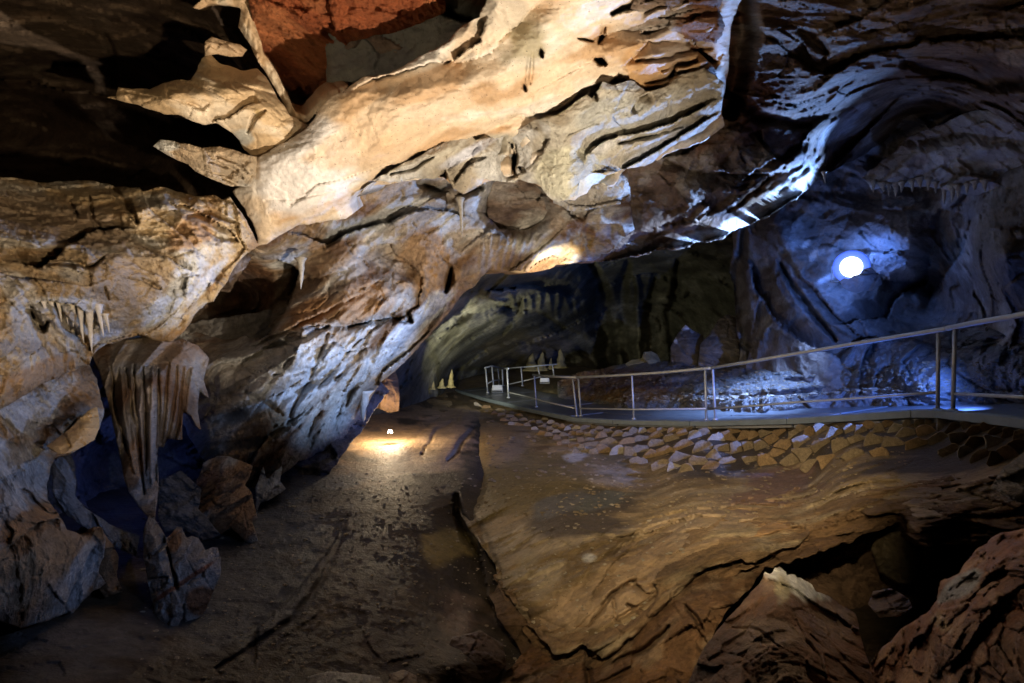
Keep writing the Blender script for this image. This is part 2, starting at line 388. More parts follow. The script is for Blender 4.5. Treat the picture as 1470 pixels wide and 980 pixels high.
    for r, (tt, sh) in enumerate(((.3, .02), (1, .10))):
        mp = np.full(nV, -1); mp[bv] = nV_total = sum(len(a_) for a_ in allV)+np.arange(len(bv))
        dd = d[bv]+thick*tt; xs = x[bv]+(cxm-x[bv])*sh; ys = y[bv]+(cym-y[bv])*sh
        Vn = np.c_[(xs-CX)/F*dd, dd, -(ys-CY)/F*dd]
        allV.append(Vn); allc.append(col[bv]); allg.append(gw[bv]+np.array([0, tt, 0])*K*thick); alli.append(ic[bv]+np.array([0, tt, 0])*K*thick)
        FF.append(np.c_[prev[bE[:, 1]], prev[bE[:, 0]], mp[bE[:, 0]], mp[bE[:, 1]]]); prev = mp
    me = mesh_np(name, np.concatenate(allV), np.concatenate(FF), M[mat], np.concatenate(allc), np.concatenate(allg), True, np.concatenate(alli))
    o = link(name, me)
    o_T[name] = T
    return o
o_T = {}
#@@BODY
# ------------------------------------------------------------------ palettes (dry albedo)
TAN = (.46, .33, .20); CREAM = (.60, .49, .36); PALE = (.62, .58, .52); OCH = (.40, .24, .10); BRN = (.20, .11, .055)
DBR = (.11, .065, .035); GRY = (.34, .33, .31); RED = (.42, .11, .035); ORG = (.42, .20, .075); OLV = (.20, .165, .10); MUD = (.20, .135, .065)
# ------------------------------------------------------------------ the enclosing cavern
def shell():
    n, m = 96, 64; V = []; 
    for j in range(m+1):
        ph = math.pi*j/m
        for i in range(n):
            th = 2*math.pi*i/n; V.append((math.sin(ph)*math.cos(th), math.sin(ph)*math.sin(th), math.cos(ph)))
    V = np.array(V); r = 1+.10*fbm(V*3, 4, 3)+.05*ridged(V*7, 3, 4)
    Q = V*r[:, None]*np.array([34, 34, 15])+np.array([3, 10, 3]); Fq = []
    for j in range(m):
        for i in range(n): Fq.append((j*n+i, j*n+(i+1) % n, (j+1)*n+(i+1) % n, (j+1)*n+i))
    return tag(link('cavern_wall', mesh_np('cavern_wall', Q, np.array(Fq), M['craggy'], np.tile(np.array(DBR), (len(V), 1)), V*20, True, V*20)), kind='structure')
shell()

# ------------------------------------------------------------------ back chamber
o = relief('chamber_wall', [(470, 640), (520, 470), (640, 330), (760, 300), (1000, 300), (1190, 290), (1190, 600), (900, 600), (700, 610)],
  [(520, 600, 16), (600, 532, 18), (640, 545, 25), (600, 460, 15), (700, 380, 15), (700, 450, 20), (700, 540, 30), (800, 400, 20), (800, 470, 27), (830, 540, 33), (765, 525, 32), (860, 420, 27), (900, 480, 31), (960, 400, 26), (960, 500, 31), (1050, 420, 24), (1060, 530, 26), (1150, 400, 20), (900, 600, 30), (660, 600, 24)],
  'craggy', s=2.6, jag=4, roll=.2, seed=21, dref=22, grain=(1, -.35), an=.4, low=1.2, rid=1.0, fac=1, fine=1, tex=.9,
  steps=[([(590, 500), (650, 455), (720, 440), (780, 450), (850, 490)], 26, 1.6, 1), ([(620, 540), (680, 500), (760, 490), (860, 520)], 20, 1.0, 1), ([(690, 420), (760, 412), (830, 430)], 20, 1.4, -1), ([(600, 530), (640, 480), (700, 400)], 18, 1.2, 1)],
  cuts=[([(845, 370), (862, 430), (872, 500), (868, 550)], 26, 3, 5), ([(900, 380), (890, 440), (906, 530)], 17, 1.5, 6), ([(938, 400), (930, 460), (940, 540)], 12, 1.2, 5), ([(975, 380), (962, 450), (970, 530)], 12, 1.0, 5), ([(915, 400), (918, 530)], 8, -.8, 4), ([(720, 480), (745, 450), (750, 430)], 7, 1)]
    +[([(735+i*13, 424+3*math.sin(i)), (738+i*13, 446+4*math.sin(i*2.7)+(i%3)*4)], 5, -.4) for i in range(8)],
  pal=((.17, .165, .12), (.12, .115, .08), (.25, .24, .19), (.07, .065, .045)), pats=[(740, 500, 60, 35, 0, (.24, .20, .11)), (780, 500, 40, 26, 0, (.30, .27, .24))], thick=3)
tag(o, kind='structure')
# ------------------------------------------------------------------ right-hand rear wall with the floodlight
o = relief('far_wall', [(1035, 620), (1062, 500), (1050, 400), (1052, 300), (1120, 200), (1240, 60), (1420, -60), (1700, -60), (1700, 640), (1300, 640)],
  [(1050, 540, 17), (1060, 400, 17), (1080, 340, 15), (1120, 250, 14), (1180, 330, 13.5), (1220, 390, 12.9), (1130, 440, 14), (1180, 500, 13.5), (1250, 530, 13), (1300, 330, 12), (1340, 400, 13.1), (1370, 450, 12.5), (1400, 300, 10), (1430, 380, 9.5), (1500, 420, 9), (1420, 520, 10), (1330, 240, 12.5), (1450, 200, 9), (1470, 560, 9), (1600, 300, 8), (1250, 150, 12), (1100, 600, 15)],
  'lime', s=2.3, jag=4, roll=.4, seed=33, dref=13, grain=(1, .5), an=.35, low=1.1, rid=.8, fac=.7, tex=1.2,
  steps=[([(1070, 350), (1090, 430), (1140, 490), (1220, 525), (1330, 520), (1420, 470)], 44, .8, -1, 6), ([(1110, 330), (1150, 400), (1230, 480), (1300, 500)], 38, .35, 1, 6), ([(1190, 470), (1270, 455), (1330, 400), (1345, 350)], 30, .6, -1, 6),
         ([(1260, 400), (1310, 405), (1330, 395)], 22, .6, 1), ([(1330, 440), (1380, 360), (1400, 300)], 34, .6, -1, 6)],
  cuts=[([(1120, 380), (1150, 430), (1200, 490)], 9, .5), ([(1066, 330), (1060, 420), (1076, 520)], 14, .8, 5), ([(1340, 290), (1350, 380), (1335, 440)], 40, .3, 6)],
  bumps=[(1200, 400, 60, 50, 0, .5), (1300, 360, 28, 44, 20, -.5), (1120, 340, 26, 30, 30, -.6), (1430, 400, 40, 100, 0, -.6)],
  pal=((.25, .22, .19), (.17, .14, .115), (.33, .31, .28)), thick=3, pats=[(1190, 398, 24, 7, 25, (.8, .8, .78)), (1157, 350, 9, 4, 50, (.8, .78, .7)), (1168, 366, 13, 5, 60, (.8, .78, .7)), (1290, 370, 40, 40, 30, (.46, .46, .46))])  # the white patches stand in for lit flakes and edges near the lamp
tag(o, kind='structure')
# shelf with the small stalactite fringe
o = relief('rock_shelf', [(1236, 255), (1262, 232), (1320, 190), (1400, 160), (1500, 140), (1640, 150), (1640, 320), (1500, 262), (1440, 282), (1425, 290), (1395, 282), (1368, 276), (1330, 268), (1290, 268), (1255, 270)],
  [(1240, 262, 10.8), (1300, 230, 10.3), (1300, 268, 10.5), (1380, 200, 9.2), (1400, 280, 9.8), (1500, 150, 7.5), (1500, 260, 8.6), (1600, 240, 7.5)],
  'lime', s=2.2, jag=4, roll=.5, seed=41, dref=10, grain=(1, -.2), an=.35, low=1.2, rid=1, fac=.9,
  steps=[([(1290, 205), (1380, 190), (1470, 200), (1600, 190)], 22, .4, 1)], pal=((.36, .33, .30), (.25, .21, .17), (.44, .42, .38)), thick=2)
tag(o, kind='structure')
# ------------------------------------------------------------------ right-hand ceiling with the blue-lit lip
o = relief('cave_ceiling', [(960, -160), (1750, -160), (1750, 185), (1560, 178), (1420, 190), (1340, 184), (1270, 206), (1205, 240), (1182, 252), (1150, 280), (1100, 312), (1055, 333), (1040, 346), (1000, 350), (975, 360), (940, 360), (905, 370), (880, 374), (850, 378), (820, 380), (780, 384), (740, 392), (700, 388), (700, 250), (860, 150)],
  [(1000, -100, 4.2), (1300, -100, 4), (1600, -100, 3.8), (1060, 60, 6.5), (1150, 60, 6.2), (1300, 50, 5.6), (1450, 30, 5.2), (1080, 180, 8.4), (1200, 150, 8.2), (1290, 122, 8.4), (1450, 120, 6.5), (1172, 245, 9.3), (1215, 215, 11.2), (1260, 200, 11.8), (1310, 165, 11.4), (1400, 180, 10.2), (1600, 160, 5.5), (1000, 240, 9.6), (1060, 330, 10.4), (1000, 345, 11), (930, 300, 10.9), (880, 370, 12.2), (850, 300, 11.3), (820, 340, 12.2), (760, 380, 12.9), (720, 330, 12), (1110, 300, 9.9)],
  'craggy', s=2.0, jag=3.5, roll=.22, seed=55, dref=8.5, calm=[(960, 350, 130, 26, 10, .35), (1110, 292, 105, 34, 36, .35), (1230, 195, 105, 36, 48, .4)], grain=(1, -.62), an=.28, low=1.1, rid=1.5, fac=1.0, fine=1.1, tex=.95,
  steps=[([(1040, 175), (990, 222), (955, 228), (1000, 246), (1080, 250), (1130, 244)], 26, .7, 1), ([(850, 379), (940, 361), (1000, 351), (1055, 334), (1100, 313), (1150, 281), (1182, 254), (1230, 205), (1300, 130)], 72, 1.0, -1, 1.5),
         ([(1130, 172), (1180, 165), (1240, 150), (1300, 128)], 20, .35, 1), ([(1200, 60), (1300, 30), (1400, 45), (1600, 30)], 30, .5, 1), ([(1050, 270), (1100, 235), (1160, 200)], 16, .3, 1), ([(820, 300), (880, 290), (960, 300), (1000, 290)], 16, .35, 1),
         ([(1180, 120), (1240, 80), (1330, 60), (1480, 55)], 30, .5, -1), ([(1150, 60), (1170, 90), (1190, 80)], 20, .5, 1)],
  cuts=[([(1060, -60), (1062, 60), (1050, 160)], 34, 1.6, 5), ([(1150, 45), (1175, 62), (1185, 75)], 16, .5), ([(1040, 130), (1090, 170), (1160, 180)], 16, .35), ([(1300, 90), (1400, 120), (1500, 118)], 22, .8)]
    +[([(900+i*24+random.uniform(-8, 8), 362-i*8.5-random.uniform(6, 20)), (960+i*24, 335-i*11-random.uniform(6, 20))], 7, random.choice((.14, -.14, .18)), 4) for i in range(13)],
  pal=((.30, .215, .15), (.19, .12, .08), (.40, .33, .26), (.12, .075, .05)),
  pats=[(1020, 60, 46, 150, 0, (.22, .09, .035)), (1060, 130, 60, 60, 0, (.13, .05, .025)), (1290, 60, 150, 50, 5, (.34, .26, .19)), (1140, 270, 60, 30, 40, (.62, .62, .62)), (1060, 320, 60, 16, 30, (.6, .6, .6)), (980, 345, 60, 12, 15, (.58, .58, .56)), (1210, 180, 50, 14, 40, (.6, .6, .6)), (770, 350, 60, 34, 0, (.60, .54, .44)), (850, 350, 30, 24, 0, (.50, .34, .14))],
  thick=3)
tag(o, kind='structure')
# ------------------------------------------------------------------ middle wall: the great overhang running down to the left
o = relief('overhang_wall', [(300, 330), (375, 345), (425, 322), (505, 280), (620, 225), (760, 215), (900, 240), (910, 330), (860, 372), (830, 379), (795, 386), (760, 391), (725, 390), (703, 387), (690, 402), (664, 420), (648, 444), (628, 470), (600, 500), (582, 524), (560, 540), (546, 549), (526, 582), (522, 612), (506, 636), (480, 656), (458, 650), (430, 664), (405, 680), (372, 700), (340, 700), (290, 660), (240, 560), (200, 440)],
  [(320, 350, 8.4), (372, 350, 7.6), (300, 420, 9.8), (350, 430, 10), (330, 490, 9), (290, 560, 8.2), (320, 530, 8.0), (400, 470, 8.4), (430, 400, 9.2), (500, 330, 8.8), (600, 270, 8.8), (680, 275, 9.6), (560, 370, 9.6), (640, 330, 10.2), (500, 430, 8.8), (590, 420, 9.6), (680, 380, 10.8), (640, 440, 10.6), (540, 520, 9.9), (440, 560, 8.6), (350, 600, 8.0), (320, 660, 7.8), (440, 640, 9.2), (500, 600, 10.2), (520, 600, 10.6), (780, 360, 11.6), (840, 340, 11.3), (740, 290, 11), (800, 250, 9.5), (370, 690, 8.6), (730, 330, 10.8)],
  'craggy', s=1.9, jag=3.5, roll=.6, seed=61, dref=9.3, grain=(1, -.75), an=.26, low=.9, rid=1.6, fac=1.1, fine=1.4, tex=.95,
  steps=[([(300, 372), (345, 362), (400, 372), (430, 392), (415, 440), (390, 480), (352, 500)], 44, 1.6, 1, 4), ([(352, 502), (420, 470), (500, 430), (560, 395)], 30, .35, 1),
         ([(300, 600), (380, 575), (450, 545), (540, 490)], 26, .5, 1), ([(300, 640), (380, 625), (470, 570), (520, 545)], 22, .4, 1), ([(560, 470), (600, 440), (610, 400), (580, 370)], 24, .4, -1), ([(400, 330), (470, 350), (540, 322), (620, 300), (690, 318)], 26, .6, -1),
         ([(690, 300), (720, 330), (760, 322), (780, 290)], 26, .9, -1), ([(430, 470), (520, 462), (580, 452)], 18, .4, 1), ([(660, 420), (600, 470), (540, 530)], 16, .3, -1)],
  cuts=[([(648, 385), (645, 402), (640, 418)], 9, 1.4, 1), ([(585, 448), (590, 462)], 6, .8, 1), ([(715, 270), (735, 300), (765, 285)], 26, 1.8), ([(600, 262), (650, 282), (690, 270)], 16, .9), ([(380, 500), (440, 485), (470, 470)], 9, .3), ([(500, 470), (560, 455), (590, 462)], 9, .4)]
    +[([(330+i*21, 590+random.uniform(-45, 45)-i*6), (385+i*21, 560+random.uniform(-45, 45)-i*10)], 8, random.choice((.16, -.14, .2)), 4) for i in range(10)]
    +[([(690+i*9, 395-random.uniform(0, 6)), (694+i*12, 330+random.uniform(0, 12))], 5, -.10, 2) for i in range(8)],
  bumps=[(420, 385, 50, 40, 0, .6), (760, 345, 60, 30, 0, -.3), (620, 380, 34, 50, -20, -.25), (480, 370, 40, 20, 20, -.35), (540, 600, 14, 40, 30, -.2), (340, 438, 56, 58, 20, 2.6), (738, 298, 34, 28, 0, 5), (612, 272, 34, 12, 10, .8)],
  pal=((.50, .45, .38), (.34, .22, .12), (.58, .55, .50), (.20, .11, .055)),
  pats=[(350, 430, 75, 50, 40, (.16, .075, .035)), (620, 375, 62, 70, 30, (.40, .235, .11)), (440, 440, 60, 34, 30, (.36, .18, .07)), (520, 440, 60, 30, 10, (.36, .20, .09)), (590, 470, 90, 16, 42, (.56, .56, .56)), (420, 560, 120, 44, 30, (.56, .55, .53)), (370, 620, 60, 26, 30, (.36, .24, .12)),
        (760, 350, 70, 26, 0, (.62, .56, .44)), (840, 348, 30, 22, 0, (.46, .30, .12)), (500, 620, 30, 40, 30, (.60, .56, .50)), (500, 330, 80, 26, 15, (.42, .42, .40)), (330, 670, 40, 26, 0, (.38, .22, .10))], thick=2.5)
tag(o, kind='structure')
# ------------------------------------------------------------------ dim ceiling behind the left-hand blades
o = relief('upper_wall', [(-260, -160), (620, -160), (620, 60), (520, 140), (420, 210), (390, 330), (330, 420), (100, 420), (-260, 420)],
  [(-200, -100, 6), (0, -100, 6), (300, -100, 6), (550, -60, 6), (0, 50, 8.5), (150, 60, 9), (300, 60, 8.5), (0, 200, 13), (200, 220, 13), (350, 230, 10), (100, 330, 9), (0, 330, 8), (-200, 200, 8), (450, 130, 8), (330, 380, 10), (480, 60, 7)],
  'lime', s=3.2, jag=4, roll=.3, seed=71, dref=8.5, grain=(1, .1), an=.3, low=1, rid=1, fac=.9,
  steps=[([(-200, 92), (0, 110), (60, 120), (150, 137), (300, 180), (420, 190)], 90, 5, 1, 4)], cuts=[([(150, 50), (162, 80), (165, 120)], 9, .4)], pal=((.22, .15, .10), (.13, .085, .06), (.28, .20, .14)), thick=2)
tag(o, kind='structure')
# red clay recess
o = relief('red_clay_patch', [(330, -120), (640, -120), (640, 20), (560, 50), (500, 60), (482, 80), (478, 128), (440, 140), (400, 120), (370, 70), (360, 20)],
  [(360, -100, 5.4), (620, -100, 5.4), (370, 20, 6.2), (460, 20, 6.1), (600, 0, 6.1), (480, 80, 6.9), (430, 130, 7.6), (400, 90, 7.2)],
  'clay', s=2, jag=3, roll=.15, seed=75, dref=6, grain=(.3, 1), an=.6, low=.5, rid=.7, fac=.5, fine=2.4, tex=.6, flute=0,
  steps=[([(470, -40), (478, 30), (484, 60)], 20, .3, 1)], pal=(RED, (.30, .085, .03), (.50, .17, .06)), thick=1)
tag(o, 'rough orange red clay patch at the top beside the pale ceiling slab', 'clay patch')
o = relief('flowstone_sheet', [(470, 140), (466, 50), (500, 24), (540, 14), (585, -6), (640, -40), (720, -80), (720, 60), (640, 90), (520, 140)],
  [(480, 110, 7.0), (490, 60, 6.8), (600, 20, 6.6), (650, 60, 6.7), (560, 110, 7.0), (700, -40, 6.2)],
  'smooth', s=2.2, jag=3, roll=.1, seed=77, dref=6.3, grain=(1, -.4), low=.6, rid=.5, fac=.3, pal=((.20, .19, .15), (.26, .23, .16), (.16, .15, .13)), thick=.8,
  steps=[([(585, 10), (630, 20), (690, 40)], 30, .7, -1)])
tag(o, 'smooth grey olive flowstone panel between red clay and pale slab', 'flowstone')
# ------------------------------------------------------------------ the pale lit slab
o = relief('ceiling_slab', [(336, 275), (352, 262), (372, 225), (398, 208), (440, 186), (462, 152), (482, 138), (500, 126), (520, 112), (560, 104), (600, 84), (640, 62), (660, 40), (690, 22), (700, 0), (720, -140), (1130, -140), (1070, -20), (1048, 50), (1046, 100), (1040, 135), (1036, 165), (1038, 182), (1012, 204), (985, 214), (960, 222), (944, 232), (925, 226), (900, 240), (885, 262), (878, 268), (862, 264), (850, 266), (842, 276), (826, 288), (806, 287), (792, 276), (770, 262), (742, 252), (728, 262), (710, 258), (690, 266), (666, 276), (650, 268), (638, 252), (622, 250), (600, 258), (570, 262), (540, 266), (520, 271), (506, 280), (502, 296), (506, 308), (496, 314), (470, 318), (430, 326), (405, 336), (384, 350), (374, 354), (366, 330), (350, 300)],
  [(345, 275, 6.6), (375, 345, 6.9), (400, 220, 6.3), (440, 270, 6.5), (500, 300, 7.0), (480, 150, 6.0), (560, 200, 6.3), (640, 240, 7.0), (700, 250, 7.4), (820, 280, 7.6), (800, 200, 6.9), (700, 150, 6.2), (600, 110, 5.9), (660, 50, 5.6), (760, 60, 5.6), (760, -100, 4.4), (900, -100, 4.3), (1080, -100, 4.5), (900, 20, 5.5), (900, 120, 6.6), (1000, 50, 6.1), (1030, 160, 7.6), (960, 215, 8.0), (1040, 100, 7.0)],
  'smooth', s=1.8, jag=3.2, roll=.26, seed=81, dref=6.5, grain=(1, -.45), an=.3, low=.9, rid=.42, fac=.14, fine=.7,
  steps=[([(375, 350), (420, 325), (500, 290), (560, 240), (640, 205), (690, 192), (740, 168), (800, 160), (840, 128), (870, 118), (920, 130), (970, 118)], 46, .34, 1, 4),
         ([(500, 132), (540, 112), (620, 88), (660, 90), (700, 78), (735, 40), (800, -20)], 34, .30, 1, 4), ([(640, 95), (690, 60), (700, 20)], 22, .3, -1), ([(735, 252), (738, 215), (728, 200)], 26, .4, 1), ([(890, 100), (870, 130), (830, 170)], 30, .25, -1),
         ([(842, 226), (850, 212), (880, 200), (930, 190), (980, 170), (1040, 150)], 24, .4, -1), ([(845, 240), (880, 250), (920, 226), (960, 200), (1040, 168)], 24, .5, 1), ([(640, 250), (690, 228), (740, 222), (760, 205), (800, 196)], 22, .4, 1), ([(850, 268), (880, 240), (905, 225), (935, 215)], 16, .3, 1), ([(510, 300), (560, 262), (620, 240), (690, 215), (735, 190)], 26, .35, 1), ([(1000, 0), (985, 40), (1000, 70), (1030, 100)], 30, .4, -1), ([(890, 100), (930, 60), (990, 60), (1040, 95)], 24, .32, 1), ([(840, 60), (900, 40), (960, 20), (1040, -10)], 26, .36, 1), ([(915, 50), (950, 30), (970, -10)], 20, .3, 1)],
  cuts=[([(735, 208), (738, 232), (742, 252)], 7, .6, 2), ([(742, 200), (746, 222)], 5, .5, 2), ([(776, 70), (778, 82)], 5, .4, 1), ([(856, 86), (862, 88), (868, 92)], 9, .7, 1), ([(752, 120), (755, 130)], 4, .3, 1), ([(830, 55), (850, 58)], 4, .2, 1), ([(380, 288), (430, 284), (480, 276)], 3, .05, 3), ([(880, 20), (930, 0), (960, -30)], 10, .5), ([(960, 110), (970, 95), (1000, 90)], 7, .5), ([(640, 255), (632, 240)], 8, .3, 2),
        ([(760, 80), (755, 130)], 3, -.05, 1), ([(765, 75), (762, 120)], 3, .06, 1), ([(870, 40), (860, 62)], 5, .4, 1)]
    +[([(950+random.uniform(-50, 50), 10+i*16), (1020+random.uniform(-40, 20), -10+i*16)], 8, random.choice((.18, -.15, .25)), 4) for i in range(10)],
  bumps=[(560, 200, 120, 60, 30, -.2), (690, 240, 40, 22, 0, -.25), (820, 250, 50, 40, 0, -.35), (930, 90, 40, 30, 0, -.3), (1020, 90, 22, 40, 0, -.25), (480, 300, 50, 26, 10, -.15)],
  pal=((.56, .42, .28), (.60, .48, .35), (.64, .56, .46), (.44, .28, .15)),
  pats=[(440, 250, 75, 75, 30, (.60, .57, .55), .8), (560, 190, 90, 40, 25, (.56, .39, .24), .7), (620, 120, 60, 18, 25, (.42, .25, .12), .7), (760, 60, 60, 50, 0, (.30, .25, .15)), (700, 220, 70, 34, 20, (.36, .33, .26)), (900, 200, 110, 34, 25, (.42, .38, .30)), (920, 90, 28, 36, 0, (.42, .24, .10)), (1020, 100, 36, 80, 0, (.46, .27, .12)), (970, 30, 70, 50, 20, (.40, .31, .23)), (820, 250, 60, 34, 0, (.50, .46, .34)), (720, 20, 50, 40, 30, (.46, .38, .28))], thick=2)
tag(o, kind='structure')
# grey-beige sheets lapping over the slab's lower side
o = relief('rock_sheet', [(506, 288), (524, 268), (560, 246), (592, 228), (621, 214), (658, 194), (670, 190), (682, 202), (700, 198), (722, 196), (739, 187), (766, 175), (800, 167), (812, 158), (827, 146), (843, 135), (850, 140), (864, 116), (880, 121), (911, 116), (928, 131), (951, 125), (980, 108), (1010, 100), (1040, 118), (1036, 165), (1012, 184), (980, 203), (958, 216), (924, 237), (894, 243), (877, 252), (847, 250), (833, 260), (829, 282), (812, 287), (796, 289), (782, 276), (776, 269), (759, 264), (745, 256), (739, 263), (715, 260), (692, 256), (689, 266), (665, 279), (650, 272), (645, 264), (638, 242), (625, 257), (594, 256), (560, 262), (534, 262), (516, 278)],
  [(510, 284, 6.75), (560, 252, 6.6), (640, 230, 6.75), (660, 275, 7.1), (700, 230, 6.95), (800, 180, 6.5), (860, 125, 6.2), (940, 128, 6.6), (980, 110, 6.65), (820, 282, 7.3), (900, 230, 7.35), (960, 212, 7.6), (1036, 160, 7.3), (1036, 120, 6.8), (760, 230, 7.2), (850, 190, 6.9), (735, 215, 7.25)],
  'lime', s=1.5, jag=3, roll=.16, seed=84, dref=7, grain=(1, -.7), an=.3, low=1.1, rid=.7, fac=.5, fine=.9,
  steps=[([(742, 256), (736, 232), (742, 210), (728, 192)], 26, .4, -1, 2), ([(790, 200), (778, 222), (764, 232)], 20, .22, 1), ([(838, 238), (842, 224), (862, 206), (886, 198), (940, 186), (985, 168), (1036, 140)], 26, .4, -1, 2), ([(845, 246), (885, 246), (920, 232), (965, 204), (1036, 158)], 20, .4, -1, 2), ([(905, 160), (918, 140), (935, 132)], 18, .25, 1), ([(640, 245), (668, 222), (690, 206)], 16, .2, 1), ([(652, 268), (672, 240), (700, 222)], 14, .2, -1)],
  cuts=[([(736, 205), (740, 224), (734, 250)], 6, .7, 2), ([(745, 240), (754, 246)], 5, .4, 1), ([(853, 130), (858, 145)], 4, .3, 1), ([(890, 205), (930, 196), (980, 182)], 7, .2), ([(560, 252), (600, 240), (620, 226)], 5, .12)],
  bumps=[(810, 250, 40, 40, 0, -.3), (880, 165, 60, 24, 15, -.15)],
  pal=((.46, .41, .32), (.38, .31, .22), (.54, .51, .46), (.30, .24, .16)), pats=[(880, 160, 60, 24, 15, (.44, .42, .36)), (815, 250, 50, 34, 0, (.52, .48, .35)), (680, 215, 60, 10, 30, (.54, .53, .56)), (900, 122, 50, 8, 0, (.44, .46, .50)), (960, 205, 60, 12, 30, (.52, .52, .54)), (540, 262, 40, 12, 20, (.54, .5, .45)), (1000, 150, 30, 30, 0, (.42, .36, .27))], thick=1.2)  # thin bluish strips along the rims imitate blue rim light
tag(o, kind='structure')
# lower grey lobes tucked under the slab
o = relief('rock_outcrop', [(770, 240), (860, 225), (900, 262), (890, 292), (850, 300), (815, 300), (796, 290)],
  [(780, 250, 8), (850, 240, 8.6), (890, 285, 8.9), (820, 298, 8.6)], 'craggy', s=1.8, jag=4, roll=.12, seed=285, dref=7, low=1.2, fac=1.4, rid=1.3, grain=(1, -.5), pal=((.42, .38, .32), (.26, .2, .14), (.5, .47, .42)), thick=1)
tag(o, 'small grey rock blade hanging below the middle of the pale slab', 'rock')
# ------------------------------------------------------------------ tan blades in the dark on the left
o = relief('rock_outcrop', [(440, 196), (462, 152), (440, 178), (416, 166), (400, 136), (386, 112), (372, 92), (358, 62), (342, 40), (346, 14), (330, 8), (300, 6), (284, 14), (276, 10), (290, -2), (310, -2), (338, -8), (330, -120), (372, -120), (366, 30), (380, 78), (398, 104), (414, 140), (424, 160), (440, 166), (462, 140), (478, 128), (500, 122), (470, 170)],
  [(280, 8, 6.2), (350, 0, 6.2), (350, -100, 5), (380, 80, 6.5), (420, 160, 6.6), (460, 160, 6.4), (495, 125, 6.3)], 'smooth', s=1.8, jag=1.6, roll=.16, seed=90, dref=6.3, grain=(.3, 1), low=.5, rid=.5, fac=.4, pal=((.50, .35, .20), (.44, .29, .16), (.56, .44, .30)), thick=.7)
tag(o, 'thin tan rock rib with a knobbly finger bordering the red clay', 'rock')
o = relief('rock_outcrop', [(152, 139), (166, 137), (170, 125), (215, 129), (230, 119), (252, 116), (274, 115), (284, 98), (290, 84), (300, 76), (314, 90), (345, 101), (368, 98), (384, 112), (398, 140), (416, 165), (448, 182), (440, 200), (420, 215), (392, 232), (372, 235), (352, 216), (344, 204), (330, 188), (312, 178), (290, 180), (262, 168), (240, 164), (212, 156), (180, 146)],
  [(155, 138, 5.8), (220, 140, 5.8), (290, 130, 5.9), (300, 85, 6.2), (370, 105, 6.3), (350, 205, 6.4), (370, 170, 6.1), (440, 185, 6.5), (380, 225, 6.5)],
  'smooth', s=1.7, jag=2.2, roll=.2, seed=91, dref=6, grain=(1, -.1), low=.9, rid=.5, fac=.4, fine=.9,
  steps=[([(300, 178), (330, 168), (358, 150), (375, 148)], 20, .22, -1)], cuts=[([(268, 148), (290, 156), (300, 150)], 4, .06, 2), ([(355, 190), (365, 170), (380, 160)], 6, .14, 2)],
  bumps=[(335, 130, 30, 20, 0, -.12), (250, 140, 30, 12, 0, -.08)], pal=((.50, .36, .21), (.45, .31, .17), (.57, .46, .33)), pats=[(350, 195, 24, 22, 0, (.46, .44, .38)), (370, 165, 14, 20, 0, (.36, .25, .10))], thick=.8)
tag(o, 'large tan rock blade pointing left like an arrowhead above the black gap', 'rock')
o = relief('rock_outcrop', [(294, 80), (293, 60), (303, 52), (322, 58), (345, 64), (355, 72), (348, 81), (330, 82), (312, 78), (300, 80)],
  [(295, 70, 5.9), (350, 75, 6.2), (320, 60, 6)], 'smooth', s=1.5, jag=1, roll=.15, seed=92, dref=6, low=.8, rid=.4, fac=.4, pal=((.46, .32, .19), (.38, .25, .14)), thick=.5)
tag(o, 'small oval tan rock knob above the arrowhead blade', 'rock')
o = relief('rock_outcrop', [(219, 210), (228, 202), (250, 203), (272, 206), (290, 213), (315, 210), (345, 218), (372, 225), (392, 232), (372, 262), (352, 268), (334, 268), (322, 265), (300, 256), (282, 248), (270, 236), (250, 228), (232, 218)],
  [(222, 210, 5.5), (290, 225, 5.7), (350, 240, 6.1), (385, 235, 6.5), (330, 265, 6.1)], 'craggy', s=1.6, jag=1.8, roll=.16, seed=93, dref=5.8, grain=(1, .35), an=.2, low=.7, rid=1.2, fac=.6,
  cuts=[([(300, 232), (330, 240), (350, 256)], 5, .1), ([(310, 224), (345, 236), (356, 250)], 4, .1), ([(296, 244), (320, 250), (340, 262)], 4, .08)],
  pal=((.46, .36, .25), (.40, .27, .15), (.56, .50, .42)), pats=[(235, 208, 20, 8, 0, (.60, .57, .50))], thick=.7)
tag(o, 'narrow ribbed tan rock blade just below the arrowhead blade', 'rock')
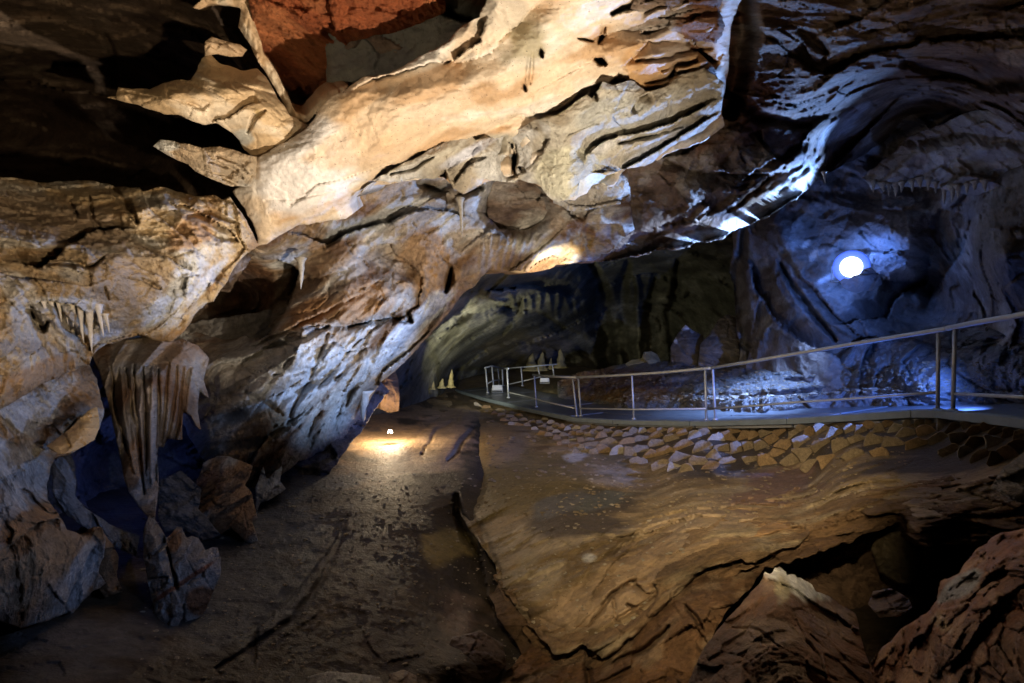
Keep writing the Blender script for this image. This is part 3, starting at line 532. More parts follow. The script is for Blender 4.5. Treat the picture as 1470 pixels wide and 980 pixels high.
# ------------------------------------------------------------------ left foreground overhang
o = relief('side_wall', [(-280, 200), (-100, 240), (60, 262), (120, 258), (160, 266), (200, 270), (206, 276), (230, 270), (262, 276), (284, 282), (300, 280), (322, 287), (330, 282), (344, 300), (356, 320), (373, 352), (352, 366), (338, 384), (328, 402), (306, 434), (292, 438), (268, 470), (256, 484), (240, 493), (214, 486), (204, 480), (186, 486), (160, 494), (140, 502), (130, 512), (128, 524), (112, 528), (84, 540), (50, 560), (20, 576), (0, 588), (-100, 640), (-280, 700)],
  [(-250, 230, 4.2), (-100, 300, 4.4), (0, 300, 4.9), (100, 290, 5.5), (210, 275, 5.7), (330, 290, 6.1), (370, 350, 6.3), (0, 400, 4.2), (100, 380, 4.6), (200, 350, 5.2), (280, 380, 5.5), (200, 430, 5), (250, 480, 5.6), (130, 440, 4.75), (140, 500, 5.1), (60, 450, 4.35), (60, 520, 4.3), (0, 520, 3.9), (0, 580, 4), (-200, 500, 3.4), (-200, 640, 3.4), (330, 400, 6.0)],
  'lime', s=1.8, jag=3, roll=.42, seed=101, dref=5, grain=(1, -.3), an=.35, low=1, rid=1.2, fac=1.1, fine=1.8,
  steps=[([(0, 372), (30, 378), (60, 385), (100, 352), (140, 332), (200, 330)], 26, .5, -1, 4), ([(205, 275), (215, 300), (240, 320), (270, 345)], 18, .22, -1), ([(20, 440), (60, 432), (110, 438), (150, 470)], 26, .30, 1), ([(150, 330), (240, 372), (280, 395)], 16, .2, -1), ([(330, 378), (290, 420), (250, 470)], 20, .16, -1), ([(240, 290), (280, 300), (330, 330), (345, 352)], 18, .25, 1)],
  cuts=[([(60, 380), (100, 376), (132, 384), (150, 370)], 6, .22), ([(150, 412), (156, 430)], 4, .16, 1), ([(40, 446), (60, 470), (70, 466)], 10, .35, 5), ([(80, 438), (100, 470), (128, 500)], 12, .3, 3), ([(270, 310), (300, 306), (335, 318)], 7, .18), ([(290, 325), (310, 340), (340, 345)], 7, .2), ([(128, 280), (135, 320), (150, 335)], 5, .12), ([(100, 290), (112, 310)], 5, .14), ([(160, 270), (180, 290), (196, 318)], 10, .2), ([(205, 400), (230, 415)], 5, .15), ([(115, 515), (128, 524), (100, 534)], 4, .1)],
  bumps=[(140, 400, 60, 30, 10, -.2), (60, 480, 50, 20, 0, .15), (250, 400, 40, 30, 40, -.15), (40, 550, 60, 22, 25, -.15), (200, 300, 30, 24, 40, -.12)],
  pal=((.50, .37, .22), (.42, .30, .17), (.56, .50, .42), (.34, .21, .10)),
  pats=[(60, 310, 120, 40, 0, (.30, .22, .15)), (250, 420, 70, 24, 45, (.60, .60, .60)), (100, 440, 60, 14, 0, (.60, .57, .52)), (190, 410, 60, 40, 10, (.44, .33, .22)), (60, 540, 90, 24, 25, (.40, .25, .13)), (300, 400, 60, 10, 50, (.60, .60, .62)), (290, 320, 50, 26, 20, (.46, .28, .15)), (160, 480, 30, 10, 10, (.56, .56, .58)), (40, 500, 60, 14, 0, (.38, .32, .26))], thick=2)
tag(o, kind='structure')
# left lower ribbed wall
o = relief('rock_buttress', [(-280, 560), (-60, 540), (20, 545), (70, 528), (112, 520), (128, 524), (140, 545), (150, 592), (142, 618), (124, 636), (104, 650), (80, 658), (72, 672), (70, 690), (66, 716), (84, 738), (96, 762), (122, 770), (136, 760), (147, 757), (152, 772), (148, 800), (140, 824), (150, 838), (132, 850), (122, 862), (106, 880), (90, 886), (60, 894), (30, 902), (0, 890), (-280, 900)],
  [(-250, 600, 3), (-100, 620, 3.4), (0, 600, 4.2), (60, 560, 4.9), (120, 540, 5.4), (140, 600, 5.2), (0, 700, 3.7), (60, 700, 4.4), (0, 800, 3.3), (80, 780, 3.9), (145, 770, 4.4), (140, 840, 4.5), (90, 870, 4), (30, 880, 3.5), (-150, 800, 2.8), (-250, 880, 2.8)],
  'craggy', s=1.8, jag=3, roll=.28, seed=111, dref=4.2, grain=(1, -1.15), an=.2, low=.8, rid=1.4, fac=.8, fine=1,
  steps=[([(-60, 720), (0, 690), (50, 660), (72, 640), (120, 590)], 30, .2, 1), ([(0, 790), (60, 750), (90, 740)], 26, .24, 1), ([(140, 780), (125, 800), (100, 850), (90, 886)], 24, .25, -1), ([(0, 640), (60, 610), (100, 560)], 22, .18, 1)],
  pal=((.44, .40, .36), (.36, .24, .14), (.52, .50, .47), (.26, .15, .07)),
  pats=[(50, 590, 60, 36, 40, (.46, .46, .46)), (110, 620, 34, 22, 30, (.50, .33, .16)), (50, 800, 80, 36, 20, (.40, .26, .14)), (30, 670, 50, 50, 45, (.44, .44, .44)), (120, 820, 16, 44, -20, (.50, .50, .50)), (40, 750, 60, 16, 30, (.42, .22, .09)), (0, 860, 70, 20, 0, (.42, .30, .19))], thick=1.6)
tag(o, kind='structure')
def gd(px, py, z): return (px, py, z/(-(py-CY)/F))       # depth of a ground point at height z
# ------------------------------------------------------------------ cave floor
fl = [gd(640, 650, -2.3), gd(672, 695, -2.34), gd(690, 640, -2.33), gd(670, 600, -2.3), gd(480, 660, -2.3), gd(560, 615, -2.25), gd(640, 585, -2.25), gd(560, 580, -2.1), gd(640, 600, -2.3), gd(500, 700, -2.35), gd(400, 800, -2.4), gd(250, 900, -2.3), gd(100, 950, -2.1), gd(560, 900, -2.45), gd(600, 800, -2.5), gd(650, 720, -2.45),
      gd(300, 700, -2.4), gd(100, 750, -2.3), gd(500, 1060, -2.3), gd(-200, 1060, -2.0), gd(-200, 800, -2.0), gd(800, 1060, -2.5), gd(750, 930, -2.9), gd(720, 820, -2.9), gd(1000, 1060, -2.4), gd(1200, 900, -2.4), gd(1500, 900, -2.2), gd(720, 620, -2.6), gd(700, 570, -2.4), gd(900, 700, -3.2), gd(1200, 760, -3.2), gd(1500, 760, -2.8)]
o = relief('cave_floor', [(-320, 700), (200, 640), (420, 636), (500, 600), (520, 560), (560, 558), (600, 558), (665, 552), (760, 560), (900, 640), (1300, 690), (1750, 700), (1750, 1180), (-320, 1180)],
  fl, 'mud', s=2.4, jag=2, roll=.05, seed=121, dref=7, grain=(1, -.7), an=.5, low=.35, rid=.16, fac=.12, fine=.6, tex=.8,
  steps=[([(648, 712), (662, 750), (676, 776), (690, 800), (700, 850), (716, 900)], 40, .5, 1), ([(366, 960), (372, 900), (430, 845), (480, 780), (500, 730)], 30, .16, -1, 2)],
  cuts=[([(604, 652), (622, 628), (655, 600), (664, 588)], 4, .2, 5), ([(575, 636), (600, 624), (640, 596)], 3.5, .14, 5), ([(644, 668), (658, 640), (680, 615)], 5, .25, 5), ([(600, 603), (620, 600), (640, 600), (656, 590)], 4, .2, 1), ([(560, 625), (600, 610)], 3, .1), ([(655, 712), (660, 740), (668, 770), (690, 800)], 12, .6), ([(310, 960), (420, 890), (470, 820), (500, 740)], 8, .10, 2)],
  bumps=[(585, 640, 60, 16, 35, -.3), (640, 640, 30, 18, 40, -.4), (430, 700, 80, 30, 20, -.1), (660, 950, 50, 40, 0, -.5), (690, 860, 24, 60, -25, -.25)],
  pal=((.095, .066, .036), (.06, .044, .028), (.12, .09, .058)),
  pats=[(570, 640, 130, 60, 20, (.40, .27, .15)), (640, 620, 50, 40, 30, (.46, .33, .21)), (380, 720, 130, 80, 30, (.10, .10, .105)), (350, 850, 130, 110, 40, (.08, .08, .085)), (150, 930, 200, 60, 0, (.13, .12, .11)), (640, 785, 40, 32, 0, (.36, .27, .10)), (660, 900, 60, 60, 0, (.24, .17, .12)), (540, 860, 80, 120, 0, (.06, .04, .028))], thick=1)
tag(o, kind='structure')
# ------------------------------------------------------------------ mud mound and layered rock under the walkway
md = [(630, 640, 13.6), (630, 700, 10.3), (600, 660, 12.6), (650, 620, 15.6), (600, 580, 20), (640, 600, 17.2), (660, 562, 25), (668, 570, 23), (700, 578, 21.9), (735, 586, 19.8), (770, 594, 18.1), (828, 606, 15.4), (910, 610, 13.5), (1020, 612, 11.6), (1150, 608, 9.7), (1250, 602, 8.5), (1345, 596, 7.4), (1470, 608, 5.75), (1620, 632, 4.75), (1800, 665, 4), (700, 600, 17.5), (770, 612, 15.6), (910, 640, 11.6), (1020, 640, 10.3), (1150, 640, 8.8), (1345, 625, 7.0), (1470, 640, 5.3),
      (660, 700, 9.9), (700, 640, 12.5), (760, 640, 12.6), (850, 655, 11), (930, 684, 9.6), (1040, 668, 9.3), (1160, 682, 7.8), (1300, 655, 6.5), (1450, 670, 4.9), (1600, 710, 4.1),
      (700, 710, 8.8), (720, 790, 6.6), (800, 730, 7.2), (860, 760, 6.2), (740, 860, 5.2), (800, 900, 4.7), (930, 870, 4.3), (860, 840, 4.9), (1000, 820, 4.4), (1000, 740, 5.7), (1100, 770, 4.7), (1200, 740, 4.8), (1300, 712, 4.8), (1200, 700, 5.8), (1450, 720, 4.2), (1600, 760, 3.6)]
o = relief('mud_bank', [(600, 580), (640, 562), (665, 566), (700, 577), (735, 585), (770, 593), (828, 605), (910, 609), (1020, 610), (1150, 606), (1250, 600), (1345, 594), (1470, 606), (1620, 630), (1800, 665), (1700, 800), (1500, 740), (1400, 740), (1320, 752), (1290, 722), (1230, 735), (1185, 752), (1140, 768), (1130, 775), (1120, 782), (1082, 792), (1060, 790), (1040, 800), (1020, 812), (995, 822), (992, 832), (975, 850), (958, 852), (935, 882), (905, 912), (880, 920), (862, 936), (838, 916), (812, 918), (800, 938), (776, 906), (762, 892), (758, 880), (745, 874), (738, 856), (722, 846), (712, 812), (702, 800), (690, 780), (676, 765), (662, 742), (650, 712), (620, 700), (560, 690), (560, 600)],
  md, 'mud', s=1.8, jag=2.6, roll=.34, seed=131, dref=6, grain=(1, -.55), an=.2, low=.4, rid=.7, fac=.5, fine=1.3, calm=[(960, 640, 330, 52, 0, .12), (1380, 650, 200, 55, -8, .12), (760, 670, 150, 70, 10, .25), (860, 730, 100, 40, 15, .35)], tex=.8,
  steps=[([(1290, 724), (1230, 728), (1160, 740), (1110, 748), (1085, 762), (1070, 785), (1030, 800), (1000, 815)], 26, .22, 1), ([(838, 870), (880, 810), (900, 790), (930, 772), (960, 764)], 20, .12, 1), ([(1260, 700), (1180, 716), (1100, 726), (1060, 740)], 14, .10, 1), ([(700, 795), (720, 830), (790, 812), (850, 790)], 22, .10, -1),
         ([(820, 850), (850, 808), (870, 792), (960, 752), (1010, 740)], 14, .09, 1), ([(860, 860), (900, 838), (950, 840), (970, 820)], 10, .10, 1), ([(905, 830), (925, 850), (960, 842), (990, 830)], 12, .14, 1)],
  cuts=[([(720+i*38+random.uniform(-10, 10), 835-i*11+random.uniform(-22, 22)), (775+i*40, 812-i*12+random.uniform(-22, 22)), (830+i*40, 792-i*12+random.uniform(-20, 20))], 4, random.choice((.06, .09, -.05)), 3) for i in range(13)]+[([(845, 900), (880, 850), (905, 835), (928, 832)], 5, .14, 2), ([(850, 790), (900, 770), (940, 756), (980, 745)], 5, .10, 2), ([(920, 715), (960, 740), (1020, 730)], 5, .10, 2), ([(880, 860), (885, 890), (950, 850)], 5, .12, 2), ([(900, 868), (940, 890), (960, 870)], 6, .2, 2), ([(1060, 750), (1150, 738), (1250, 722)], 5, .14, 2), ([(1080, 775), (1150, 760), (1200, 745)], 6, .18, 2), ([(1090, 740), (1180, 728), (1240, 716)], 4, .12, 2), ([(655, 705), (700, 780), (720, 840)], 10, .2)],
  bumps=[(850, 760, 110, 40, 15, -.35), (800, 640, 60, 14, -20, -.2), (720, 640, 40, 20, 30, -.25), (860, 800, 60, 30, 40, -.15)],
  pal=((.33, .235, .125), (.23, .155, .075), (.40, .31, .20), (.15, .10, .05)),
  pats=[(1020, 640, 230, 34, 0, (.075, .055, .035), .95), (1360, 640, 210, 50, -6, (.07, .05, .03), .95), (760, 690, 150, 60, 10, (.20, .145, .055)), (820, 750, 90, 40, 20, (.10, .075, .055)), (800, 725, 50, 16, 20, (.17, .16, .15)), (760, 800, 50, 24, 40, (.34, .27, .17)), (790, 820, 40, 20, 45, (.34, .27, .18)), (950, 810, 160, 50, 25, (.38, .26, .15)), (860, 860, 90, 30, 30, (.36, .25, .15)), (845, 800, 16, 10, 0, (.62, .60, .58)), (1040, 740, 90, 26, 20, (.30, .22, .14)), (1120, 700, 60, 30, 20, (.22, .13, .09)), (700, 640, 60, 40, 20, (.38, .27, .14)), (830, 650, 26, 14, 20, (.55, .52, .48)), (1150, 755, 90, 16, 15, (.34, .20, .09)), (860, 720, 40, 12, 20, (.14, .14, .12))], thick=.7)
tag(o, kind='structure'); BANK = o_T['mud_bank']
# beds of rock stepping back under the lip of the bank
lip = [(1700, 745), (1500, 735), (1400, 735), (1320, 748), (1290, 720), (1230, 732), (1185, 750), (1140, 766), (1082, 790), (1040, 798), (995, 820), (975, 848), (935, 880), (880, 918), (862, 934), (838, 914), (800, 936), (762, 892), (738, 856), (712, 812)]
for k, (dy, dz, jg) in enumerate([(11, .10, 5), (24, .24, 6), (40, .42, 7)]):
    pl = [(x_+(0 if x_ > 860 else -dy*.3), y_+dy+(8*math.sin(x_*.03+k*2))) for x_, y_ in lip]+[(760, 800), (860, 800), (1000, 740), (1200, 690), (1700, 660)]
    o = relief('rock_bed', pl, [(a_, b_, c_+dz) for a_, b_, c_ in md if b_ > 640], 'craggy', s=2, jag=jg, roll=.12, seed=301+k*7, dref=5, grain=(1, -.5), an=.2, low=.4, rid=1, fac=1.2, fine=1.2,
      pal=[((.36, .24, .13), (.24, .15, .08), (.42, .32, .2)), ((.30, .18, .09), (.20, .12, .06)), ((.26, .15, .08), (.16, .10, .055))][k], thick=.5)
    tag(o, kind='structure')
# dark hollow wall beneath the right end of the wall
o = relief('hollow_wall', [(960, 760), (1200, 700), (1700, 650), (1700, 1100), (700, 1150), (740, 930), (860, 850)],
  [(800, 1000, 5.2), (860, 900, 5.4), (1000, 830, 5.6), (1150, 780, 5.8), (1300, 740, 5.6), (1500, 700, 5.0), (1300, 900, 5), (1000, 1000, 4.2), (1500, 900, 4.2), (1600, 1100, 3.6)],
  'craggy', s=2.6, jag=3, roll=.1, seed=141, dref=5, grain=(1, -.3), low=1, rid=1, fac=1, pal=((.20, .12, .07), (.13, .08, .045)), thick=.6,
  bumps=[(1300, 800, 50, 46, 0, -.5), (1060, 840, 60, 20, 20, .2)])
tag(o, kind='structure')
o = relief('brown_rock', [(772, 912), (800, 938), (836, 916), (862, 936), (905, 912), (940, 880), (975, 848), (1000, 832), (1060, 800), (1110, 800), (1080, 840), (1040, 880), (1000, 960), (980, 1100), (740, 1100), (700, 1000), (740, 950)],
  [(780, 930, 4.9), (860, 940, 4.4), (940, 890, 4.2), (1080, 810, 4.6), (1000, 900, 3.8), (900, 1000, 3.5), (780, 1020, 3.8), (960, 1080, 3.2)],
  'craggy', s=2, jag=3, roll=.12, seed=143, dref=4, grain=(.6, 1), low=.8, rid=.8, fac=1.2, pal=((.30, .16, .075), (.20, .11, .055), (.36, .24, .14)), thick=.5,
  cuts=[([(985, 870), (1000, 890), (1010, 905)], 6, .2), ([(850, 910), (842, 960), (850, 1000)], 9, .25), ([(880, 950), (930, 930), (960, 900)], 8, .25)])
tag(o, 'broken brown rock face under the lip of the layered bank', 'rock')
# ------------------------------------------------------------------ gravel bank behind the walkway
o = relief('gravel_bank', [(800, 548), (830, 534), (870, 528), (905, 520), (935, 518), (960, 520), (1040, 528), (1080, 520), (1130, 515), (1195, 512), (1215, 500), (1240, 488), (1300, 480), (1400, 470), (1700, 440), (1700, 640), (1340, 600), (1150, 606), (1000, 612), (880, 606), (800, 570)],
  [(800, 548, 22), (820, 566, 20.5), (880, 528, 21), (900, 575, 16.9), (900, 600, 17), (1000, 532, 18), (1010, 575, 14.7), (1010, 600, 15), (1100, 522, 16), (1120, 571, 12.9), (1150, 600, 12.5), (1200, 515, 14), (1240, 490, 13.2), (1330, 480, 12), (1335, 556, 9.8), (1340, 595, 10.5), (1470, 460, 10), (1470, 552, 8.6), (1470, 600, 9), (1600, 450, 9), (1600, 570, 7.6), (1150, 548, 13.6), (1300, 540, 10.6)],
  'gravel', s=1.8, jag=2, roll=.12, seed=151, dref=12, grain=(1, 0), an=.8, low=.35, rid=.4, fac=.8, fine=2.2, tex=.5,
  steps=[([(840, 566), (940, 562), (1040, 570), (1150, 566), (1300, 556)], 10, .3, -1, 2)], cuts=[([(1130, 545), (1200, 552), (1260, 540)], 10, .3), ([(1060, 572), (1150, 563), (1250, 552)], 6, .25), ([(1210, 520), (1225, 500), (1250, 488)], 8, -.15)],
  pal=((.30, .30, .31), (.20, .185, .17), (.42, .42, .43)), pats=[(880, 545, 80, 24, 0, (.20, .10, .05)), (930, 568, 100, 8, 0, (.34, .20, .08))], thick=.8)
tag(o, kind='structure')
# ------------------------------------------------------------------ the hanging flowstone curtain and the things under it
o = relief('deep_recess', [(60, 500), (420, 440), (560, 560), (460, 700), (330, 780), (60, 780)],
  [(80, 520, 7.5), (150, 700, 9), (250, 560, 9.5), (350, 640, 10), (400, 500, 10.8), (480, 620, 10.5), (300, 760, 8.5), (100, 760, 7.5), (540, 580, 11.5)],
  'craggy', s=2.6, jag=3, roll=.2, seed=161, dref=9, grain=(1, -.4), pal=((.30, .29, .27), (.20, .17, .14)), thick=1)
tag(o, kind='structure')
o = relief('flowstone_curtain', [(130, 505), (160, 488), (215, 482), (245, 488), (262, 486), (284, 496), (300, 514), (296, 530), (292, 545), (300, 572), (292, 566), (286, 560), (284, 590), (288, 618), (282, 612), (274, 596), (264, 590), (262, 612), (262, 632), (240, 630), (236, 642), (228, 642), (226, 660), (228, 700), (224, 736), (222, 752), (212, 742), (200, 728), (184, 706), (176, 680), (168, 640), (160, 600), (152, 560), (140, 530)],
  [(140, 510, 6.3), (220, 490, 6.6), (300, 490, 7.0), (170, 600, 6.0), (230, 580, 6.0), (285, 590, 6.5), (200, 700, 5.7), (222, 750, 5.4), (262, 620, 6.1)],
  'lime', s=1.6, jag=1.6, roll=.42, seed=165, dref=6, grain=(0, 1), an=.10, low=.3, rid=.8, fac=.12, fine=.6, flute=1.6, tex=1.0,
  cuts=[([(158+i*12+random.uniform(-3, 3), 520+random.uniform(0, 10)), (170+i*9.5+random.uniform(-3, 3), 600), (188+i*6+random.uniform(-2, 2), 600+random.uniform(30, 110))], 5, random.choice((.16, .12, -.1, .2)), 1.5) for i in range(11)],
  pal=((.33, .21, .125), (.36, .29, .22), (.42, .38, .34), (.23, .13, .07)), pats=[(210, 620, 14, 90, 5, (.50, .42, .36)), (190, 680, 16, 50, -10, (.44, .25, .12)), (200, 530, 60, 18, 0, (.34, .33, .33))], thick=.8)
tag(o, 'tall fluted brown flowstone curtain hanging to a point above the pronged boulder', 'flowstone curtain')
o = relief('hanging_boulder', [(206, 762), (214, 740), (224, 748), (234, 764), (240, 772), (248, 764), (254, 757), (262, 758), (268, 772), (276, 769), (284, 772), (294, 790), (304, 785), (312, 787), (318, 800), (317, 826), (306, 850), (298, 872), (284, 890), (262, 899), (250, 914), (232, 912), (222, 896), (222, 870), (212, 840), (205, 800)],
  [(210, 750, 5.1), (215, 830, 4.85), (260, 770, 4.95), (265, 830, 4.75), (312, 800, 4.85), (300, 860, 4.75), (240, 905, 4.6)],
  'craggy', s=1.5, jag=1.6, roll=.18, seed=267, dref=4.8, grain=(.3, 1), an=.5, low=.7, rid=1.0, fac=1.2, pal=((.40, .38, .36), (.34, .27, .20), (.50, .49, .47)), pats=[(285, 860, 24, 20, 0, (.26, .12, .05)), (250, 775, 12, 22, -20, (.34, .18, .08)), (268, 832, 52, 4, 33, (.30, .11, .05))], thick=.5,
  steps=[([(236, 766), (246, 800), (258, 850)], 16, .15, 1)])
tag(o, 'blue grey boulder with pronged top below the point of the flowstone curtain', 'boulder')
o = relief('rock_outcrop', [(278, 728), (282, 690), (292, 664), (312, 655), (330, 656), (348, 662), (364, 668), (360, 682), (352, 696), (362, 708), (366, 726), (370, 744), (362, 750), (370, 774), (372, 790), (356, 782), (342, 768), (330, 758), (318, 768), (300, 756), (286, 742)],
  [(290, 700, 7.2), (330, 660, 7.3), (360, 700, 6.9), (368, 785, 6.6), (320, 750, 6.7)], 'craggy', s=1.5, jag=2, roll=.25, seed=169, dref=6.8, grain=(.7, -1), low=.8, rid=1.2, fac=1, pal=((.42, .33, .24), (.36, .20, .09), (.50, .48, .44)), pats=[(300, 700, 24, 36, 0, (.36, .19, .08))], thick=.6)
tag(o, 'rugged brown and white rock with a downward fang right of the curtain', 'rock')
o = relief('rock_outcrop', [(66, 640), (100, 616), (124, 590), (140, 584), (142, 612), (136, 632), (120, 642), (100, 650), (84, 652)],
  [(70, 640, 4.2), (140, 590, 4.7), (110, 640, 4.3)], 'smooth', s=1.5, jag=1.5, roll=.12, seed=171, dref=4.4, grain=(1, -.6), low=.5, rid=.6, fac=.4, pal=((.50, .34, .16), (.42, .27, .13)), thick=.35)
tag(o, 'ochre rock flap jutting right from the left edge wall beside the curtain', 'rock')
for k, (pl, cp, lab, pc_) in enumerate([
   ([(74, 668), (84, 655), (100, 650), (106, 662), (110, 690), (108, 712), (124, 730), (150, 748), (176, 762), (200, 770), (196, 800), (160, 782), (120, 756), (92, 738), (76, 712)], [(76, 680, 5.2), (108, 690, 5.4), (190, 785, 5.6), (120, 745, 5.2)], 'blue grey rock fin slanting down behind the left buttress', ((.36, .38, .40), (.22, .22, .24))),
   ([(126, 770), (132, 756), (143, 756), (150, 765), (160, 778), (170, 800), (168, 826), (176, 850), (150, 858), (138, 840), (140, 800)], [(130, 765, 4.5), (165, 800, 4.7), (150, 850, 4.6)], 'brown knob of rock jutting right off the left buttress', ((.34, .21, .11), (.24, .14, .07))),
   ([(228, 690), (260, 676), (290, 700), (284, 730), (300, 748), (318, 768), (292, 776), (262, 760), (236, 764), (226, 740)], [(230, 700, 6.6), (290, 740, 6.6), (260, 700, 6.8)], 'dark blue grey rock filling the gap behind the curtain point', ((.26, .27, .29), (.17, .17, .18))),
   ([(366, 700), (372, 684), (378, 670), (384, 690), (394, 676), (404, 668), (402, 690), (410, 700), (392, 716), (374, 722), (368, 740)], [(370, 700, 7.9), (400, 690, 8.2), (372, 730, 7.8)], 'small icy spiky rock at the foot of the overhang', ((.46, .48, .5), (.3, .3, .3)))]):
    o = relief('rock_outcrop', pl, cp, 'craggy', s=1.6, jag=1.8, roll=.2, seed=231+k, dref=5.2, grain=(1, 1) if k == 0 else (.4, -1), low=.8, rid=1.3, fac=1.2, pal=pc_, thick=.5)
    tag(o, lab, 'rock')
o = relief('flowstone_column', [(540, 545), (552, 532), (566, 528), (572, 545), (574, 570), (572, 590), (556, 592), (542, 586), (524, 590), (528, 570)],
  [(545, 540, 15), (570, 540, 15), (530, 585, 14.6), (570, 588, 14.4), (553, 565, 14.3)], 'lime', s=1.2, jag=1, roll=.4, seed=173, dref=14, grain=(-.2, 1), an=.15, low=.3, rid=1, fac=.2, flute=2, pal=((.40, .24, .13), (.46, .32, .2)), thick=.6)
tag(o, 'fluted brown flowstone column at the foot of the overhang behind the sand', 'flowstone column')
# ------------------------------------------------------------------ foreground boulders
o = relief('boulder', [(1040, 892), (1062, 870), (1078, 850), (1090, 838), (1094, 830), (1098, 821), (1106, 824), (1112, 814), (1120, 818), (1118, 812), (1130, 822), (1128, 826), (1142, 826), (1150, 838), (1149, 830), (1166, 840), (1172, 850), (1190, 856), (1210, 870), (1228, 880), (1234, 910), (1250, 960), (1280, 1040), (1260, 1150), (960, 1150), (980, 1000), (1010, 930)],
  [(1110, 825, 2.55), (1050, 885, 2.5), (1190, 860, 2.6), (1130, 870, 2.35), (1130, 960, 2.05), (1000, 1000, 2.2), (1230, 960, 2.2), (1100, 1100, 1.8)],
  'wet', s=2, jag=1.8, roll=.12, seed=181, dref=2.3, grain=(1, .5), low=.9, rid=.5, fac=1.0, fine=1.0, pal=((.26, .135, .075), (.16, .085, .05), (.34, .22, .14)), pats=[(1138, 836, 56, 17, -28, (.8, .78, .72)), (1122, 846, 16, 22, 0, (.50, .42, .26)), (1200, 900, 40, 20, -30, (.28, .17, .10))], thick=.5,  # white crest patch imitates rim light on the peak
  cuts=[([(1050, 900), (1090, 905), (1120, 930)], 4, .03), ([(1150, 900), (1180, 940), (1190, 980)], 5, -.03)])
tag(o, 'peaked brown foreground boulder with a white crystalline crest', 'boulder')
o = relief('boulder', [(1246, 868), (1252, 850), (1280, 846), (1306, 860), (1310, 872), (1290, 886), (1262, 886)],
  [(1250, 870, 2.7), (1300, 870, 2.6), (1280, 850, 2.75)], 'wet', s=1.6, jag=1.5, roll=.16, seed=183, dref=2.6, fac=1, pal=((.30, .22, .15), (.20, .13, .09)), thick=.3)
tag(o, 'small pale brown stone in the gap right of the peaked boulder', 'boulder')
o = relief('boulder', [(1200, 1150), (1230, 1000), (1250, 950), (1290, 905), (1330, 880), (1345, 862), (1350, 836), (1376, 820), (1400, 790), (1422, 772), (1450, 762), (1480, 756), (1700, 700), (1700, 1150)],
  [(1260, 960, 2.1), (1350, 860, 1.9), (1400, 800, 1.9), (1470, 770, 1.8), (1600, 740, 1.5), (1400, 900, 1.6), (1500, 900, 1.4), (1350, 1000, 1.65), (1300, 1100, 1.6), (1600, 1050, 1.2)],
  'wet', s=2.2, jag=3, roll=.2, seed=187, dref=1.7, grain=(.6, 1), low=1.2, rid=1.0, fac=1.9, fine=1.2, tex=1.3, pal=((.30, .13, .065), (.18, .08, .04), (.40, .22, .12)), pats=[(1356, 900, 20, 20, 0, (.46, .33, .20)), (1380, 840, 30, 14, 30, (.34, .34, .34)), (1440, 880, 30, 24, 0, (.36, .18, .09))], thick=.5)
tag(o, 'large reddish brown boulder filling the lower right corner', 'boulder')
o = relief('boulder', [(1420, 700), (1440, 670), (1470, 650), (1560, 630), (1700, 650), (1700, 760), (1460, 720)], [(1430, 700, 3.2), (1470, 660, 3.2), (1600, 660, 2.9), (1600, 740, 2.8)],
  'craggy', s=2, jag=3, roll=.2, seed=189, dref=3, fac=1.2, pal=((.34, .32, .30), (.26, .2, .15)), thick=.5)
tag(o, 'grey boulder at the right edge just below the stone wall', 'boulder')
o = relief('boulder', [(1250, 790), (1262, 770), (1290, 762), (1325, 764), (1346, 784), (1350, 815), (1330, 838), (1290, 840), (1262, 822)], [(1255, 800, 4.6), (1300, 770, 4.5), (1345, 810, 4.6), (1300, 830, 4.3)],
  'wet', s=2, jag=2, roll=.4, seed=191, dref=4.5, fac=.6, pal=((.20, .15, .08), (.13, .10, .06)), thick=.5)
tag(o, 'round dim boulder in the dark hollow behind the foreground rocks', 'boulder')
for k, (pl, lab) in enumerate([([(430, 1000), (440, 972), (470, 964), (510, 966), (545, 972), (560, 1000), (540, 1060), (440, 1060)], 'pale grey cobble at the bottom edge, left one of a touching pair'),
                 ([(552, 1000), (560, 968), (580, 962), (598, 970), (604, 1000), (590, 1050), (556, 1050)], 'small brown cobble at the bottom edge, right one of a touching pair'),
                 ([(636, 940), (650, 915), (690, 905), (722, 925), (728, 955), (700, 985), (650, 980)], 'dim brown slab in the pit under the dark crevice')]):
    cx = sum(p[0] for p in pl)/len(pl); cy = sum(p[1] for p in pl)/len(pl); dd = 3.6 if k < 2 else 4.4
    o = relief('boulder', pl, [(pl[0][0], cy, dd), (cx, cy-30, dd+.1), (cx, cy+30, dd-.2), (cx+40, cy, dd)], 'wet', s=1.8, jag=1.5, roll=.25, seed=193+k, dref=3.6, fac=.8, pal=[((.40, .38, .36), (.3, .28, .25)), ((.28, .18, .10), (.2, .13, .08)), ((.24, .16, .11), (.16, .11, .08))][k], thick=.4)
    tag(o, lab, 'boulder')
o = relief('rock_outcrop', [(1204, 404), (1211, 399), (1218, 400), (1226, 395), (1234, 394), (1241, 387), (1250, 384), (1262, 394), (1266, 408), (1250, 418), (1228, 420), (1210, 414)],
  [(1206, 405, 12.0), (1240, 400, 11.95), (1262, 400, 12.1), (1230, 416, 12.2)], 'lime', s=1.2, jag=1.5, roll=.15, seed=199, dref=12, fac=1.3, tex=.5, pal=((.42, .40, .38), (.3, .28, .26)), thick=.8)  # rock put in to cut the lamp disc into an irregular glare
tag(o, 'jagged rock lip half hiding the glaring floodlight on the rear wall', 'rock')
